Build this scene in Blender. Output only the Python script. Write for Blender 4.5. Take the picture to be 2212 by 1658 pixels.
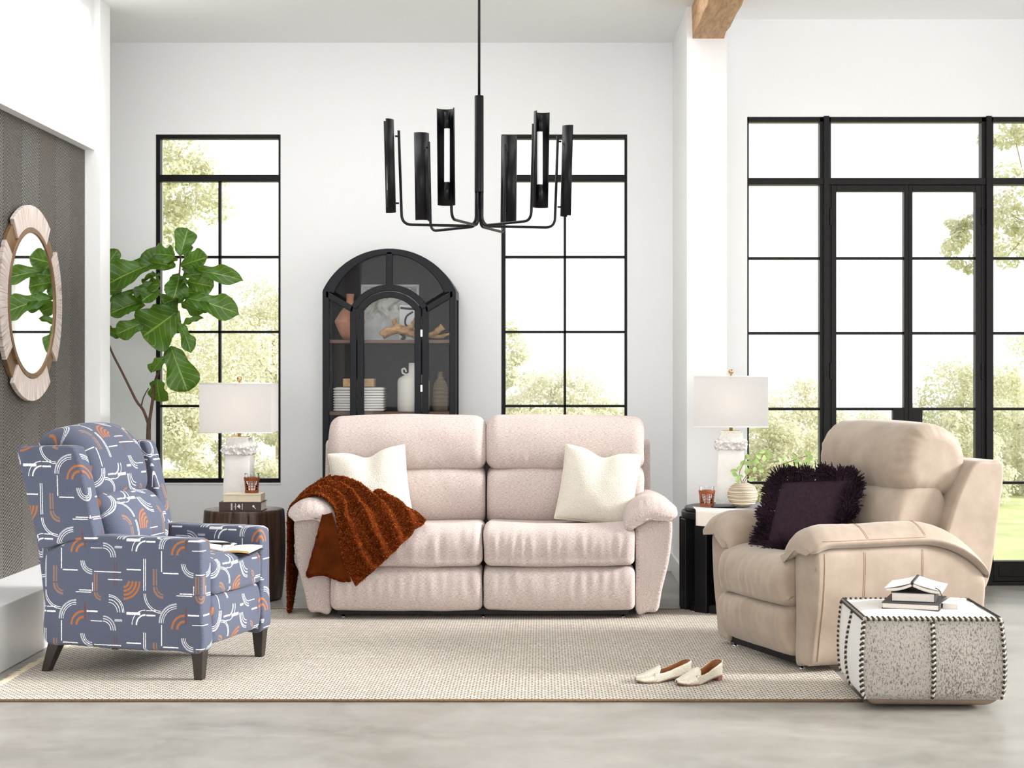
import bpy, bmesh, math, random
import numpy as np
from mathutils import Vector, Matrix

for o in list(bpy.data.objects):
    bpy.data.objects.remove(o)
SC = bpy.context.scene
COL = SC.collection

# ------------------------------------------------------------------ camera
FPX, VX, VY, CAMH = 3450.0, 1170.0, 805.0, 1.25      # focal length and vanishing point in photo pixels
cd = bpy.data.cameras.new('camera'); cam = bpy.data.objects.new('camera', cd); COL.objects.link(cam)
cam.location = (0, 0, CAMH); cam.rotation_euler = (math.pi/2, 0, 0)
cd.sensor_width = 36; cd.lens = FPX/2212*36
cd.shift_x = -(VX-1106)/2212; cd.shift_y = -(829-VY)/2212
cd.clip_end = 300
SC.camera = cam

# ------------------------------------------------------------------ world, sun, daylight, exposure
w = bpy.data.worlds.new('overcast_sky'); SC.world = w; w.use_nodes = True
w.node_tree.nodes['Background'].inputs[0].default_value = (1.0, 1.0, 0.99, 1)
w.node_tree.nodes['Background'].inputs[1].default_value = 1.5
sd = bpy.data.lights.new('sun', 'SUN'); sd.energy = 5.8; sd.angle = math.radians(14); sd.color = (1, .99, .975)
sun = bpy.data.objects.new('sun', sd); COL.objects.link(sun)
sun.rotation_euler = Vector((-.86, .05, -.34)).to_track_quat('-Z', 'Y').to_euler()
def area(name, loc, direction, sx, sy, power, color=(1, 1, 1)):
    d = bpy.data.lights.new(name, 'AREA'); d.shape = 'RECTANGLE'; d.size = sx; d.size_y = sy; d.energy = power; d.color = color
    o = bpy.data.objects.new(name, d); COL.objects.link(o); o.location = loc
    o.rotation_euler = Vector(direction).to_track_quat('-Z', 'Y').to_euler()
    return o
area('window_daylight_side', (3.9, 5.15, 1.75), (-1, .0, 0), 4.4, 2.9, 36, (1, .995, .985))
area('added_rear_fill', (.3, -.9, 1.9), (0, 1, .12), 5.2, 2.6, 115, (1, 1, 1))  # added fill light behind the viewer, evens out the back wall
for _n, (_x0, _x1) in enumerate(((-2.2, -.5), (.0, .8))):
    area('added_top_fill', ((_x0+_x1)/2, 7.65, 3.6), (0, .12, -1), _x1-_x0, 2.2, (15, 7)[_n]*(_x1-_x0), (1, 1, 1))  # unseen fill lights above ceiling openings added to brighten the room
SC.cycles.transparent_max_bounces = 32
SC.view_settings.view_transform = 'Standard'; SC.view_settings.look = 'None'
SC.view_settings.exposure = 0.14; SC.view_settings.gamma = 1.0; SC.view_settings.use_curve_mapping = False

# ------------------------------------------------------------------ helpers
def at(px, py, Y):
    s = FPX/Y
    return Vector(((px-VX)/s, Y, CAMH-(py-VY)/s))
def tag(o, label=None, cat=None, group=None, kind=None):
    if label: o['label'] = label
    if cat: o['category'] = cat
    if group: o['group'] = group
    if kind: o['kind'] = kind
    return o
def thing(name, label, cat, loc=(0, 0, 0), rz=0, group=None):
    o = bpy.data.objects.new(name, None); COL.objects.link(o); o.location = loc; o.rotation_euler = (0, 0, rz)
    o.empty_display_size = .1
    return tag(o, label, cat, group)
def mesh(name, V, F, mat, parent=None, smooth=True, uv=None, recalc=True, auto=None):
    me = bpy.data.meshes.new(name)
    me.from_pydata(np.asarray(V, float).tolist(), [], [tuple(int(i) for i in f) for f in F])
    if uv is not None:
        uv = np.asarray(uv, float); l = me.uv_layers.new(name='UVMap')
        idx = np.empty(len(me.loops), int); me.loops.foreach_get('vertex_index', idx)
        l.data.foreach_set('uv', uv[idx].ravel())
    if recalc:
        bm = bmesh.new(); bm.from_mesh(me); bmesh.ops.recalc_face_normals(bm, faces=bm.faces); bm.to_mesh(me); bm.free()
    if smooth: me.polygons.foreach_set('use_smooth', [True]*len(me.polygons))
    me.materials.append(mat)
    o = bpy.data.objects.new(name, me); COL.objects.link(o)
    if parent: o.parent = parent
    if auto:
        me.set_sharp_from_angle(angle=math.radians(auto))
    return o
def bevel(o, wd, seg=2):
    m = o.modifiers.new('bevel', 'BEVEL'); m.width = wd; m.segments = seg; m.limit_method = 'ANGLE'; m.angle_limit = math.radians(35)
    return o
def solid(o, t, off=-1):
    m = o.modifiers.new('solid', 'SOLIDIFY'); m.thickness = t; m.offset = off
    return o
class MB:                                   # collects boxes / prisms into one mesh
    def __init__(s): s.V = []; s.F = []
    def add(s, V, F):
        n = len(s.V); s.V += [tuple(v) for v in V]; s.F += [tuple(i+n for i in f) for f in F]; return s
    def box(s, x0, x1, y0, y1, z0, z1):
        return s.add([(x, y, z) for z in (z0, z1) for y in (y0, y1) for x in (x0, x1)],
                     [(0, 2, 3, 1), (4, 5, 7, 6), (0, 1, 5, 4), (2, 6, 7, 3), (0, 4, 6, 2), (1, 3, 7, 5)])
    def strip(s, A, B, y0, y1, closed=False):   # a band between two (x,z) polylines, thick in y
        n = len(A); V = []
        for (a, b) in zip(A, B): V += [(a[0], y0, a[1]), (b[0], y0, b[1]), (b[0], y1, b[1]), (a[0], y1, a[1])]
        F = []
        for i in range(n if closed else n-1):
            p, q = 4*i, 4*((i+1) % n)
            for k in range(4): F.append((p+k, p+(k+1) % 4, q+(k+1) % 4, q+k))
        if not closed: F += [(0, 1, 2, 3), (4*n-4, 4*n-3, 4*n-2, 4*n-1)]
        return s.add(V, F)
    def prism(s, P, a0, a1, axis='y'):
        n = len(P)
        def pt(p, a): return {'y': (p[0], a, p[1]), 'z': (p[0], p[1], a), 'x': (a, p[0], p[1])}[axis]
        return s.add([pt(p, a0) for p in P]+[pt(p, a1) for p in P],
                     [tuple(range(n)), tuple(range(2*n-1, n-1, -1))]+[(i, (i+1) % n, n+(i+1) % n, n+i) for i in range(n)])
    def build(s, name, mat, parent=None, bev=0, smooth=False, seg=2):
        o = mesh(name, s.V, s.F, mat, parent, smooth)
        if bev: bevel(o, bev, seg)
        return o
def box(name, x0, x1, y0, y1, z0, z1, mat, parent=None, bev=0):
    return MB().box(x0, x1, y0, y1, z0, z1).build(name, mat, parent, bev)
def vnoise(P):
    P = np.asarray(P, float); i = np.floor(P); f = P-i; f = f*f*(3-2*f); r = 0
    for dx in (0, 1):
        for dy in (0, 1):
            for dz in (0, 1):
                q = i+np.array([dx, dy, dz])
                h = np.modf(np.abs(np.sin(q[:, 0]*127.1+q[:, 1]*311.7+q[:, 2]*74.7)*43758.5453))[0]
                r = r+h*(f[:, 0] if dx else 1-f[:, 0])*(f[:, 1] if dy else 1-f[:, 1])*(f[:, 2] if dz else 1-f[:, 2])
    return r*2-1
def cr(P, n=12, closed=False):               # Catmull-Rom samples
    P = np.asarray(P, float); N = len(P); out = []
    for i in range(N if closed else N-1):
        if closed: a, b, c, d = P[i-1], P[i], P[(i+1) % N], P[(i+2) % N]
        else: a, b, c, d = P[max(i-1, 0)], P[i], P[i+1], P[min(i+2, N-1)]
        for t in np.arange(n)/n:
            out.append(.5*((2*b)+(c-a)*t+(2*a-5*b+4*c-d)*t*t+(3*b-a-3*c+d)*t**3))
    if not closed: out.append(P[-1])
    return np.array(out)
def resample(P, M, closed=False):
    Q = np.vstack([P, P[:1]]) if closed else P
    s = np.r_[0, np.cumsum(np.linalg.norm(np.diff(Q, axis=0), axis=1))]
    t = np.linspace(0, s[-1], M+1)[:-1] if closed else np.linspace(0, s[-1], M)
    return np.stack([np.interp(t, s, Q[:, k]) for k in range(Q.shape[1])], 1), s[-1]
def loftF(R, M, closed=True):
    F = []
    for i in range(R-1):
        for j in range(M if closed else M-1):
            k = (j+1) % M
            F.append((i*M+j, i*M+k, (i+1)*M+k, (i+1)*M+j))
    return F
def pcush(name, ctrl, wd, r, mat, parent, axis='x', off=0.0, M=72, nx=30, deform=None, puff=0, sharp=False, flat=None):
    """Upholstery: a closed profile swept along an axis, with rounded ends."""
    if sharp: P = resample(np.asarray(ctrl, float), M, True)[0]; L = 1
    else: P, L = resample(cr(ctrl, 14, True), M, True)
    ar = .5*np.sum(P[:, 0]*np.roll(P[:, 1], -1)-np.roll(P[:, 0], -1)*P[:, 1])
    if ar < 0: P = P[::-1]
    T = np.roll(P, -1, 0)-np.roll(P, 1, 0); T /= np.linalg.norm(T, axis=1)[:, None]+1e-9
    Nn = np.stack([T[:, 1], -T[:, 0]], 1)
    a = np.linspace(0, math.pi/2, 7)
    xo = r*(1-np.cos(a)); sh = r*(1-np.sin(a))
    xs = list(-wd/2+xo)+list(np.linspace(-wd/2+r, wd/2-r, nx)[1:-1])+list((wd/2-xo)[::-1])
    ss = list(sh)+[0]*(nx-2)+list(sh[::-1])
    V = []; UV = []
    arc = np.arange(M)/M*L
    for x, s in zip(xs, ss):
        d = -s+puff*(1-(2*x/wd)**2)
        Q = P+Nn*d
        V.append(np.stack([np.full(M, x), Q[:, 0], Q[:, 1]], 1)); UV.append(np.stack([np.full(M, x), arc], 1))
    R = len(xs); V = np.vstack(V); UV = np.vstack(UV)
    F = loftF(R, M)
    for e, x in ((0, xs[0]), (R-1, xs[-1])):
        c = P.mean(0); ring = V[e*M:(e+1)*M, 1:].copy(); prev = [e*M+j for j in range(M)]
        for k in (.94, .7, .4):
            n0 = len(V); V = np.vstack([V, np.c_[np.full(M, x), c+(ring-c)*k]]); UV = np.vstack([UV, np.stack([np.full(M, x)+(1-k)*.1, arc], 1)])
            cur = [n0+j for j in range(M)]; F += [(prev[j], prev[(j+1) % M], cur[(j+1) % M], cur[j]) for j in range(M)]; prev = cur
        V = np.vstack([V, [[x, c[0], c[1]]]]); UV = np.vstack([UV, [[x, 0]]]); n = len(V)-1
        F += [(n, prev[j], prev[(j+1) % M]) for j in range(M)]
    V[:, 0] += off
    if axis == 'y': V = V[:, [1, 0, 2]]
    elif axis == 'z': V = V[:, [1, 2, 0]]
    if deform is not None: V = deform(V)
    if flat is not None: UV = flat(V)
    return mesh(name, V, F, mat, parent, True, UV)
def rbox(name, c, size, r, mat, parent=None, n=12, k=4, deform=None, pre=None):
    """Rounded, subdivided box with a deform function."""
    h = np.array(size)/2; key = {}; V = []; UV = []; F = []
    ax = [np.r_[np.linspace(-h[i], -h[i]+r, k+1)[:-1], np.linspace(-h[i]+r, h[i]-r, n+1), np.linspace(h[i]-r, h[i], k+1)[1:]] for i in range(3)]
    for d in range(3):
        a, b = [(1, 2), (0, 2), (0, 1)][d]
        for sg in (-1, 1):
            ids = {}
            for i, u in enumerate(ax[a]):
                for j, v in enumerate(ax[b]):
                    p = [0, 0, 0]; p[d] = sg*h[d]; p[a] = u; p[b] = v
                    kk = tuple(round(t, 6) for t in p)+(d, ) if False else tuple(round(t, 6) for t in p)
                    if kk not in key: key[kk] = len(V); V.append(p); UV.append((u, v))
                    ids[i, j] = key[kk]
            for i in range(len(ax[a])-1):
                for j in range(len(ax[b])-1):
                    F.append((ids[i, j], ids[i+1, j], ids[i+1, j+1], ids[i, j+1]))
    V = np.array(V); inn = np.clip(V, -(h-r), h-r); dv = V-inn
    V = inn+dv/(np.linalg.norm(dv, axis=1)[:, None]+1e-9)*r
    if deform is not None: V = deform(V)
    V = V+np.array(c)
    return mesh(name, V, F, mat, parent, True, np.array(UV))
def tube(name, P, rad, mat, parent=None, seg=8, cap=True, closed=False):
    V, F = tubeVF(P, rad, seg, cap, closed)
    return mesh(name, V, F, mat, parent)
def tubeVF(P, rad, seg=8, cap=True, closed=False):
    P = np.asarray(P, float); n = len(P); rad = np.full(n, rad) if np.isscalar(rad) else np.asarray(rad)
    T = np.gradient(P, axis=0) if not closed else np.roll(P, -1, 0)-np.roll(P, 1, 0)
    T /= np.linalg.norm(T, axis=1)[:, None]+1e-12
    u = np.cross(T[0], [0, 0, 1.0]);
    if np.linalg.norm(u) < 1e-3: u = np.cross(T[0], [0, 1.0, 0])
    u /= np.linalg.norm(u); V = []
    for i in range(n):
        u = u-T[i]*np.dot(u, T[i]); u /= np.linalg.norm(u)+1e-12; v = np.cross(T[i], u)
        for k in range(seg):
            a = 2*math.pi*k/seg; V.append(P[i]+rad[i]*(math.cos(a)*u+math.sin(a)*v))
    F = loftF(n, seg)
    if closed: F += [((n-1)*seg+k, (n-1)*seg+(k+1) % seg, (k+1) % seg, k) for k in range(seg)]
    elif cap: F += [tuple(range(seg)), tuple(range((n-1)*seg, n*seg))]
    return np.array(V), F
def lathe(name, prof, mat, parent=None, seg=40, c=(0, 0, 0), deform=None, cap=True, auto=None):
    V = []; M = seg
    for r, z in prof:
        for k in range(seg):
            a = 2*math.pi*k/seg; V.append((r*math.cos(a), r*math.sin(a), z))
    V = np.array(V); F = loftF(len(prof), M)
    if cap: F += [tuple(range(M)), tuple(range((len(prof)-1)*M, len(prof)*M))]
    if deform is not None: V = deform(V)
    UV = np.stack([np.tile(np.arange(M)/M, len(prof)), np.repeat([p[1] for p in prof], M)], 1)
    return mesh(name, V+np.array(c), F, mat, parent, True, UV, auto=auto)
def fillet(P, r, n=6):                        # polyline with rounded corners
    P = [Vector(p) for p in P]; out = [P[0]]
    for a, b, c in zip(P, P[1:], P[2:]):
        d1 = (a-b).normalized(); d2 = (c-b).normalized(); ang = d1.angle(d2); t = min(r/math.tan(ang/2), .49*(a-b).length, .49*(c-b).length)
        p, q = b+d1*t, b+d2*t
        for i in range(n+1):
            s = i/n; out.append((1-s)**2*p+2*s*(1-s)*b+s*s*q)
    return np.array([tuple(v) for v in out+[P[-1]]])
def grid(name, fn, nu, nv, mat, parent=None, uv=None, thick=0, off=-1):
    u, v = np.meshgrid(np.linspace(0, 1, nu), np.linspace(0, 1, nv), indexing='ij')
    V = fn(u.ravel(), v.ravel()); F = [(i*nv+j, (i+1)*nv+j, (i+1)*nv+j+1, i*nv+j+1) for i in range(nu-1) for j in range(nv-1)]
    o = mesh(name, V, F, mat, parent, True, np.stack([u.ravel(), v.ravel()], 1) if uv is None else uv, recalc=False)
    if thick: solid(o, thick, off)
    return o
def seam_on(obj, P, direction, r=.0013, mat=None, lift=.0004, n=24):
    """A stitched seam laid on the surface of a part: points are cast along a direction onto the mesh."""
    from mathutils.bvhtree import BVHTree
    me = obj.data; t = BVHTree.FromPolygons([v.co for v in me.vertices], [tuple(p.vertices) for p in me.polygons]); d = Vector(direction).normalized(); out = []
    for p in resample(np.asarray(P, float), n)[0]:
        h = t.ray_cast(Vector(p)-d*.6, d)
        if h[0] is not None: out.append(h[0]-d*lift)
    if len(out) > 2: tube('seam', out, r, mat or M['seam'], obj, 5)
def copy_tree(o, parent=None):
    c = o.copy(); COL.objects.link(c)
    if parent: c.parent = parent
    for ch in list(o.children): copy_tree(ch, c)
    return c

# ------------------------------------------------------------------ material helpers
class NG:
    def __init__(s, name):
        s.m = bpy.data.materials.new(name); s.m.use_nodes = True; s.nt = s.m.node_tree; s.N = s.nt.nodes
        s.b = s.N['Principled BSDF']; s.out = s.N['Material Output']
    def link(s, a, b): s.nt.links.new(a, b)
    def put(s, inp, v):
        if isinstance(v, bpy.types.NodeSocket): s.nt.links.new(v, inp)
        else: inp.default_value = v
    def math(s, op, a, b=None, c=None):
        n = s.N.new('ShaderNodeMath'); n.operation = op
        for i, v in enumerate((a, b, c)):
            if v is not None: s.put(n.inputs[i], v)
        return n.outputs[0]
    def node(s, t, **kw):
        n = s.N.new(t)
        for k, v in kw.items(): setattr(n, k, v)
        return n
    def coord(s, kind='Object', scale=None, rot=None):
        o = s.node('ShaderNodeTexCoord').outputs[kind]
        if scale is not None or rot is not None:
            mp = s.node('ShaderNodeMapping')
            if scale is not None: mp.inputs['Scale'].default_value = scale if not np.isscalar(scale) else (scale,)*3
            if rot is not None: mp.inputs['Rotation'].default_value = rot
            s.link(o, mp.inputs[0]); o = mp.outputs[0]
        return o
    def noise(s, vec, scale, detail=3, rough=.55, dist=0, out='Fac'):
        n = s.node('ShaderNodeTexNoise'); n.inputs['Scale'].default_value = scale; n.inputs['Detail'].default_value = detail
        n.inputs['Roughness'].default_value = rough; n.inputs['Distortion'].default_value = dist
        if vec is not None: s.link(vec, n.inputs['Vector'])
        return n.outputs[out]
    def ramp(s, f, stops, interp='LINEAR'):
        n = s.node('ShaderNodeValToRGB'); n.color_ramp.interpolation = interp; e = n.color_ramp.elements
        while len(e) < len(stops): e.new(.5)
        for q, (p, c) in zip(e, stops):
            q.position = p; q.color = (*c, 1) if len(c) == 3 else c
        s.link(f, n.inputs[0]); return n.outputs[0]
    def mix(s, f, a, b, mode='MIX'):
        n = s.node('ShaderNodeMix', data_type='RGBA', blend_type=mode)
        s.put(n.inputs[0], f)
        for i, v in ((6, a), (7, b)): s.put(n.inputs[i], (*v, 1) if isinstance(v, tuple) and len(v) == 3 else v)
        return n.outputs[2]
    def bump(s, h, strength=.3, dist=.002, prev=None):
        n = s.node('ShaderNodeBump'); n.inputs['Strength'].default_value = strength; n.inputs['Distance'].default_value = dist
        s.link(h, n.inputs['Height'])
        if prev is not None: s.link(prev, n.inputs['Normal'])
        return n.outputs[0]
    def fin(s, col=None, rough=.5, metal=0, normal=None, sheen=0, **kw):
        if col is not None: s.put(s.b.inputs['Base Color'], (*col, 1) if isinstance(col, tuple) and len(col) == 3 else col)
        s.put(s.b.inputs['Roughness'], rough); s.b.inputs['Metallic'].default_value = metal
        if normal is not None: s.link(normal, s.b.inputs['Normal'])
        if sheen:
            s.b.inputs['Sheen Weight'].default_value = sheen; s.b.inputs['Sheen Roughness'].default_value = .5
        for k, v in kw.items(): s.put(s.b.inputs[k.replace('_', ' ')], v)
        return s.m
def rgb(r, g, b):                              # sRGB 0-255 to linear
    f = lambda c: (c/255/12.92) if c/255 <= .04045 else ((c/255+.055)/1.055)**2.4
    return (f(r), f(g), f(b))
def plain(name, col, rough=.5, metal=0, var=.06, scale=30, bump=0, bscale=200, coord='Object', **kw):
    g = NG(name); c = g.coord(coord)
    n = g.noise(c, scale, 4)
    a = tuple(max(0, v*(1-var)) for v in col); b = tuple(min(1, v*(1+var)) for v in col)
    colr = g.ramp(n, [(.3, a), (.7, b)])
    nm = g.bump(g.noise(c, bscale, 2), bump, .002) if bump else None
    return g.fin(colr, rough, metal, nm, **kw)
# ------------------------------------------------------------------ materials
M = {}
def mk_wall():
    g = NG('white_plaster'); c = g.coord('Object')
    return g.fin(g.ramp(g.noise(c, 1.3, 3), [(.3, (.90, .905, .905)), (.7, (.92, .925, .925))]), .75, normal=g.bump(g.noise(c, 90, 3), .06, .002))
M['wall'] = mk_wall()
M['ceiling'] = plain('white_ceiling_paint', (.95, .955, .955), .85, var=.01)
M['trim'] = plain('white_semi_gloss_trim', (.82, .82, .82), .35, var=.01)
def mk_concrete():
    g = NG('polished_concrete'); c = g.coord('Object'); c2 = g.coord('Object', (1, 1.9, 1))
    a = g.noise(c2, 1.1, 8, .62, .6); b = g.noise(c, 7, 6, .6, .4); d = g.noise(c2, 45, 3)
    col = g.ramp(a, [(.30, rgb(126, 123, 116)), (.5, rgb(146, 142, 135)), (.70, rgb(164, 160, 154))])
    col = g.mix(g.math('MULTIPLY', g.math('SUBTRACT', b, .42), .9), col, rgb(176, 174, 170))
    col = g.mix(g.math('MULTIPLY', d, .12), col, rgb(100, 97, 90))
    return g.fin(col, g.ramp(b, [(.3, (.3,)*3), (.7, (.42,)*3)]), normal=g.bump(b, .012, .003), Specular_IOR_Level=.5)
M['concrete'] = mk_concrete()
M['black_metal'] = plain('black_window_steel', (.005, .005, .0055), .4, var=.2, Specular_IOR_Level=.18)
M['bronze_metal'] = plain('dark_bronze_door_steel', (.008, .007, .007), .4, var=.2, Specular_IOR_Level=.22)
def mk_glass(name, gloss=.05, tint=(1, 1, 1)):
    g = NG(name); g.N.remove(g.b)
    t = g.node('ShaderNodeBsdfTransparent'); t.inputs[0].default_value = (*tint, 1)
    gl = g.node('ShaderNodeBsdfGlossy'); gl.inputs['Roughness'].default_value = .01
    fr = g.node('ShaderNodeFresnel'); fr.inputs[0].default_value = 1.45
    mx = g.node('ShaderNodeMixShader'); g.link(g.math('MULTIPLY', fr.outputs[0], gloss/.05), mx.inputs[0])
    g.link(t.outputs[0], mx.inputs[1]); g.link(gl.outputs[0], mx.inputs[2]); g.link(mx.outputs[0], g.out.inputs[0])
    return g.m
M['glass'] = mk_glass('clear_window_glass', .03)
M['cab_glass'] = mk_glass('cabinet_glass', .012, (.97, .975, .98))
M['tumbler'] = mk_glass('tumbler_glass', .08, (.95, .96, .97))
def mk_herring():
    # one chevron column: fine slanted reeds, u across the column (0..1 tent), v metres
    g = NG('charcoal_chevron_reed'); uv = g.coord('UV'); sp = g.node('ShaderNodeSeparateXYZ'); g.link(uv, sp.inputs[0])
    wob = g.math('MULTIPLY', g.noise(uv, 18, 2), .010)
    ph = g.math('ADD', g.math('SUBTRACT', sp.outputs[1], g.math('MULTIPLY', sp.outputs[0], 1.45)), wob)
    s = g.math('SINE', g.math('MULTIPLY', ph, 2*math.pi/.0165))
    n = g.noise(g.coord('UV', (3, 20, 1)), 8, 4)
    light = g.ramp(n, [(.3, rgb(66, 62, 57)), (.55, rgb(92, 86, 79)), (.75, rgb(126, 119, 110))])
    dark = g.ramp(n, [(.3, rgb(12, 11, 10)), (.7, rgb(26, 24, 22))])
    k = g.ramp(g.math('ADD', g.math('MULTIPLY', s, .5), .5), [(.45, (0, 0, 0)), (.62, (1, 1, 1))])
    col = g.mix(k, dark, light)
    thin = g.ramp(g.math('ADD', g.math('MULTIPLY', s, .5), .5), [(.9, (0, 0, 0)), (.97, (1, 1, 1))])
    col = g.mix(g.math('MULTIPLY', thin, .75), col, rgb(184, 176, 166))
    return g.fin(col, .55, normal=g.bump(s, .8, .006))
M['herring'] = mk_herring()
def mk_beam():
    g = NG('light_oak_beam'); c = g.coord('Object', (9, .8, 9)); d = g.coord('Object', (3, 2, 3))
    col = g.ramp(g.noise(c, 4, 6, .6, 1.2), [(.25, rgb(150, 112, 76)), (.5, rgb(190, 150, 110)), (.75, rgb(214, 178, 140))])
    col = g.mix(g.ramp(g.noise(d, 7, 3, .5, 2), [(.6, (0, 0, 0)), (.72, (.6, .6, .6))]), col, rgb(120, 82, 52))
    return g.fin(col, .7, normal=g.bump(g.noise(c, 4, 6), .5, .01))
M['beam'] = mk_beam()
def mk_sofa():
    g = NG('blush_heather_weave'); uv = g.coord('UV')
    a = g.noise(g.coord('UV', (13, 120, 1)), 5, 3, .65); b = g.noise(g.coord('UV', (130, 20, 1)), 5, 3, .65); c = g.noise(uv, 420, 2)
    t = g.math('ADD', g.math('MULTIPLY', a, .5), g.math('MULTIPLY', b, .5))
    col = g.ramp(t, [(.39, rgb(148, 130, 124)), (.5, rgb(200, 185, 179)), (.62, rgb(224, 213, 208))])
    col = g.mix(g.math('MULTIPLY', c, .25), col, rgb(176, 160, 155))
    h = g.math('ADD', t, g.math('MULTIPLY', c, .6))
    nm = g.bump(h, .45, .003)
    return g.fin(col, .95, normal=nm, sheen=.1, Specular_IOR_Level=.15)
M['sofa'] = mk_sofa()
def mk_leather(name, c0, c1, c2):
    g = NG(name); c = g.coord('Object')
    col = g.ramp(g.noise(c, 6, 4, .6), [(.3, c0), (.5, c1), (.72, c2)])
    f = g.noise(c, 260, 3, .6); col = g.mix(g.math('MULTIPLY', f, .12), col, tuple(v*.55 for v in c0))
    return g.fin(col, .62, normal=g.bump(f, .12, .002), sheen=.3)
M['leather'] = mk_leather('tan_suede_leather', rgb(150, 132, 114), rgb(162, 144, 127), rgb(174, 157, 140))
M['seam'] = plain('dark_tan_stitching', rgb(150, 122, 98), .8)
def mk_blue():
    g = NG('blue_geometric_jacquard'); uv = g.coord('UV')
    nz = g.noise(uv, 240, 2, .5, 0, 'Color')
    vm = g.node('ShaderNodeVectorMath', operation='SUBTRACT'); g.link(nz, vm.inputs[0]); vm.inputs[1].default_value = (.5, .5, .5)
    vs = g.node('ShaderNodeVectorMath', operation='SCALE'); g.link(vm.outputs[0], vs.inputs[0]); vs.inputs['Scale'].default_value = .0035
    va = g.node('ShaderNodeVectorMath', operation='ADD'); g.link(uv, va.inputs[0]); g.link(vs.outputs[0], va.inputs[1])
    sp = g.node('ShaderNodeSeparateXYZ'); g.link(va.outputs[0], sp.inputs[0])
    W, H = 620/1347, 420/1403
    def wr(sock, c, T): return g.math('WRAP', sock, c+T/2, c-T/2)
    def cv(x, y): return ((x-280)/1347, (1200-y)/1403)
    def mx(ms):
        r = ms[0]
        for m in ms[1:]: r = g.math('MAXIMUM', r, m)
        return r
    def bx(x0, y0, x1, y1):
        (a, b), (c, d) = cv(x0, y0), cv(x1, y1); cu, cw = (a+c)/2, (b+d)/2
        return g.math('MULTIPLY', g.math('COMPARE', wr(sp.outputs[0], cu, W), cu, max(abs(c-a)/2*.85, .0014)),
                      g.math('COMPARE', wr(sp.outputs[1], cw, H), cw, max(abs(d-b)/2*.85, .0014)))
    def arc(x, y, qx, qy, rings):        # quarter rings around (x,y), qx/qy pick the quadrant (image sense)
        cu, cw = cv(x, y)
        du = g.math('SUBTRACT', wr(sp.outputs[0], cu, W), cu); dv = g.math('SUBTRACT', wr(sp.outputs[1], cw, H), cw)
        cb = g.node('ShaderNodeCombineXYZ'); g.link(du, cb.inputs[0]); g.link(dv, cb.inputs[1])
        ln = g.node('ShaderNodeVectorMath', operation='LENGTH'); g.link(cb.outputs[0], ln.inputs[0])
        q = g.math('MULTIPLY', g.math('GREATER_THAN', g.math('MULTIPLY', du, qx), 0), g.math('GREATER_THAN', g.math('MULTIPLY', dv, -qy), 0))
        return g.math('MULTIPLY', q, mx([g.math('COMPARE', ln.outputs['Value'], r/1375, wd/2/1375) for r, wd in rings]))
    T = 4.4
    white = [arc(580, 880, 1, -1, [(95, T), (84, 3)]), bx(669, 880, 676, 1020), bx(562, 1012, 672, 1020),
             bx(440, 824, 520, 835), arc(412, 935, -1, -1, [(64, 4), (50, T)]), bx(410, 882, 495, 887),
             bx(285, 1017, 482, 1023), arc(480, 960, 1, 1, [(60, T), (50, 3)]),
             bx(476, 1080, 481, 1140), bx(478, 1138, 592, 1144), bx(478, 1126, 570, 1133),
             arc(377, 1250, -1, -1, [(96, 4), (87, 4), (70, T), (54, 4)]),
             bx(705, 809, 770, 815), arc(770, 897, 1, -1, [(85, T), (58, 9)]), bx(705, 834, 770, 845),
             bx(768, 922, 773, 1135), bx(779, 922, 785, 1135), arc(678, 1137, 1, 1, [(104, T), (94, 4)]),
             bx(790, 998, 895, 1006), bx(795, 1243, 895, 1262), bx(905, 1060, 1010, 1066)]
    gray = [arc(580, 880, 1, -1, [(108, 10)]), arc(480, 960, 1, 1, [(72, 9)]), arc(412, 935, -1, -1, [(78, 8)]), bx(290, 868, 345, 884)]
    orange = [arc(905, 1068, -1, 1, [(34, 13), (56, 13), (78, 13), (100, 12)]), arc(533, 912, 1, -1, [(78, 13), (46, 14)])]
    copper = [bx(700, 985, 708, 1095), bx(714, 985, 727, 1095), arc(662, 1095, 1, 1, [(42, 8), (59, 13)]),
              bx(446, 1022, 455, 1140), bx(460, 1022, 471, 1140), arc(425, 1140, 1, 1, [(25, 8), (40, 11)])]
    red = [bx(518, 780, 532, 892), bx(324, 950, 331, 1115), bx(338, 950, 345, 1115)]
    n1 = g.noise(uv, 620, 3, .6); n2 = g.noise(uv, 260, 2)
    base = g.ramp(n1, [(.3, rgb(60, 65, 80)), (.5, rgb(84, 89, 106)), (.7, rgb(112, 117, 136))])
    def soft(m, lo): return g.math('MULTIPLY', m, g.ramp(n2, [(.3, (lo,)*3), (.6, (1, 1, 1))]))
    col = g.mix(soft(mx(red), .6), base, rgb(104, 74, 70))
    col = g.mix(soft(mx(copper), .5), col, rgb(152, 116, 92))
    col = g.mix(soft(mx(orange), .55), col, rgb(176, 108, 56))
    col = g.mix(soft(mx(gray), .2), col, rgb(200, 202, 208))
    col = g.mix(soft(mx(white), .75), col, rgb(240, 240, 240))
    return g.fin(col, .9, normal=g.bump(n1, .4, .003), sheen=.1, Specular_IOR_Level=.15)
M['blue'] = mk_blue()
M['espresso'] = plain('espresso_wood_leg', (.022, .015, .012), .4, var=.3)
M['black'] = plain('black_painted_metal', (.006, .006, .007), .45, var=.2, Specular_IOR_Level=.25)
M['chand'] = plain('satin_black_chandelier', (.004, .0045, .006), .34, var=.15, Specular_IOR_Level=.25)
M['chrome'] = plain('chrome_glide', (.7, .72, .74), .2, 1)
M['cabinet'] = plain('blue_black_cabinet_lacquer', (.004, .005, .008), .40, var=.2, Specular_IOR_Level=.25)
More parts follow.
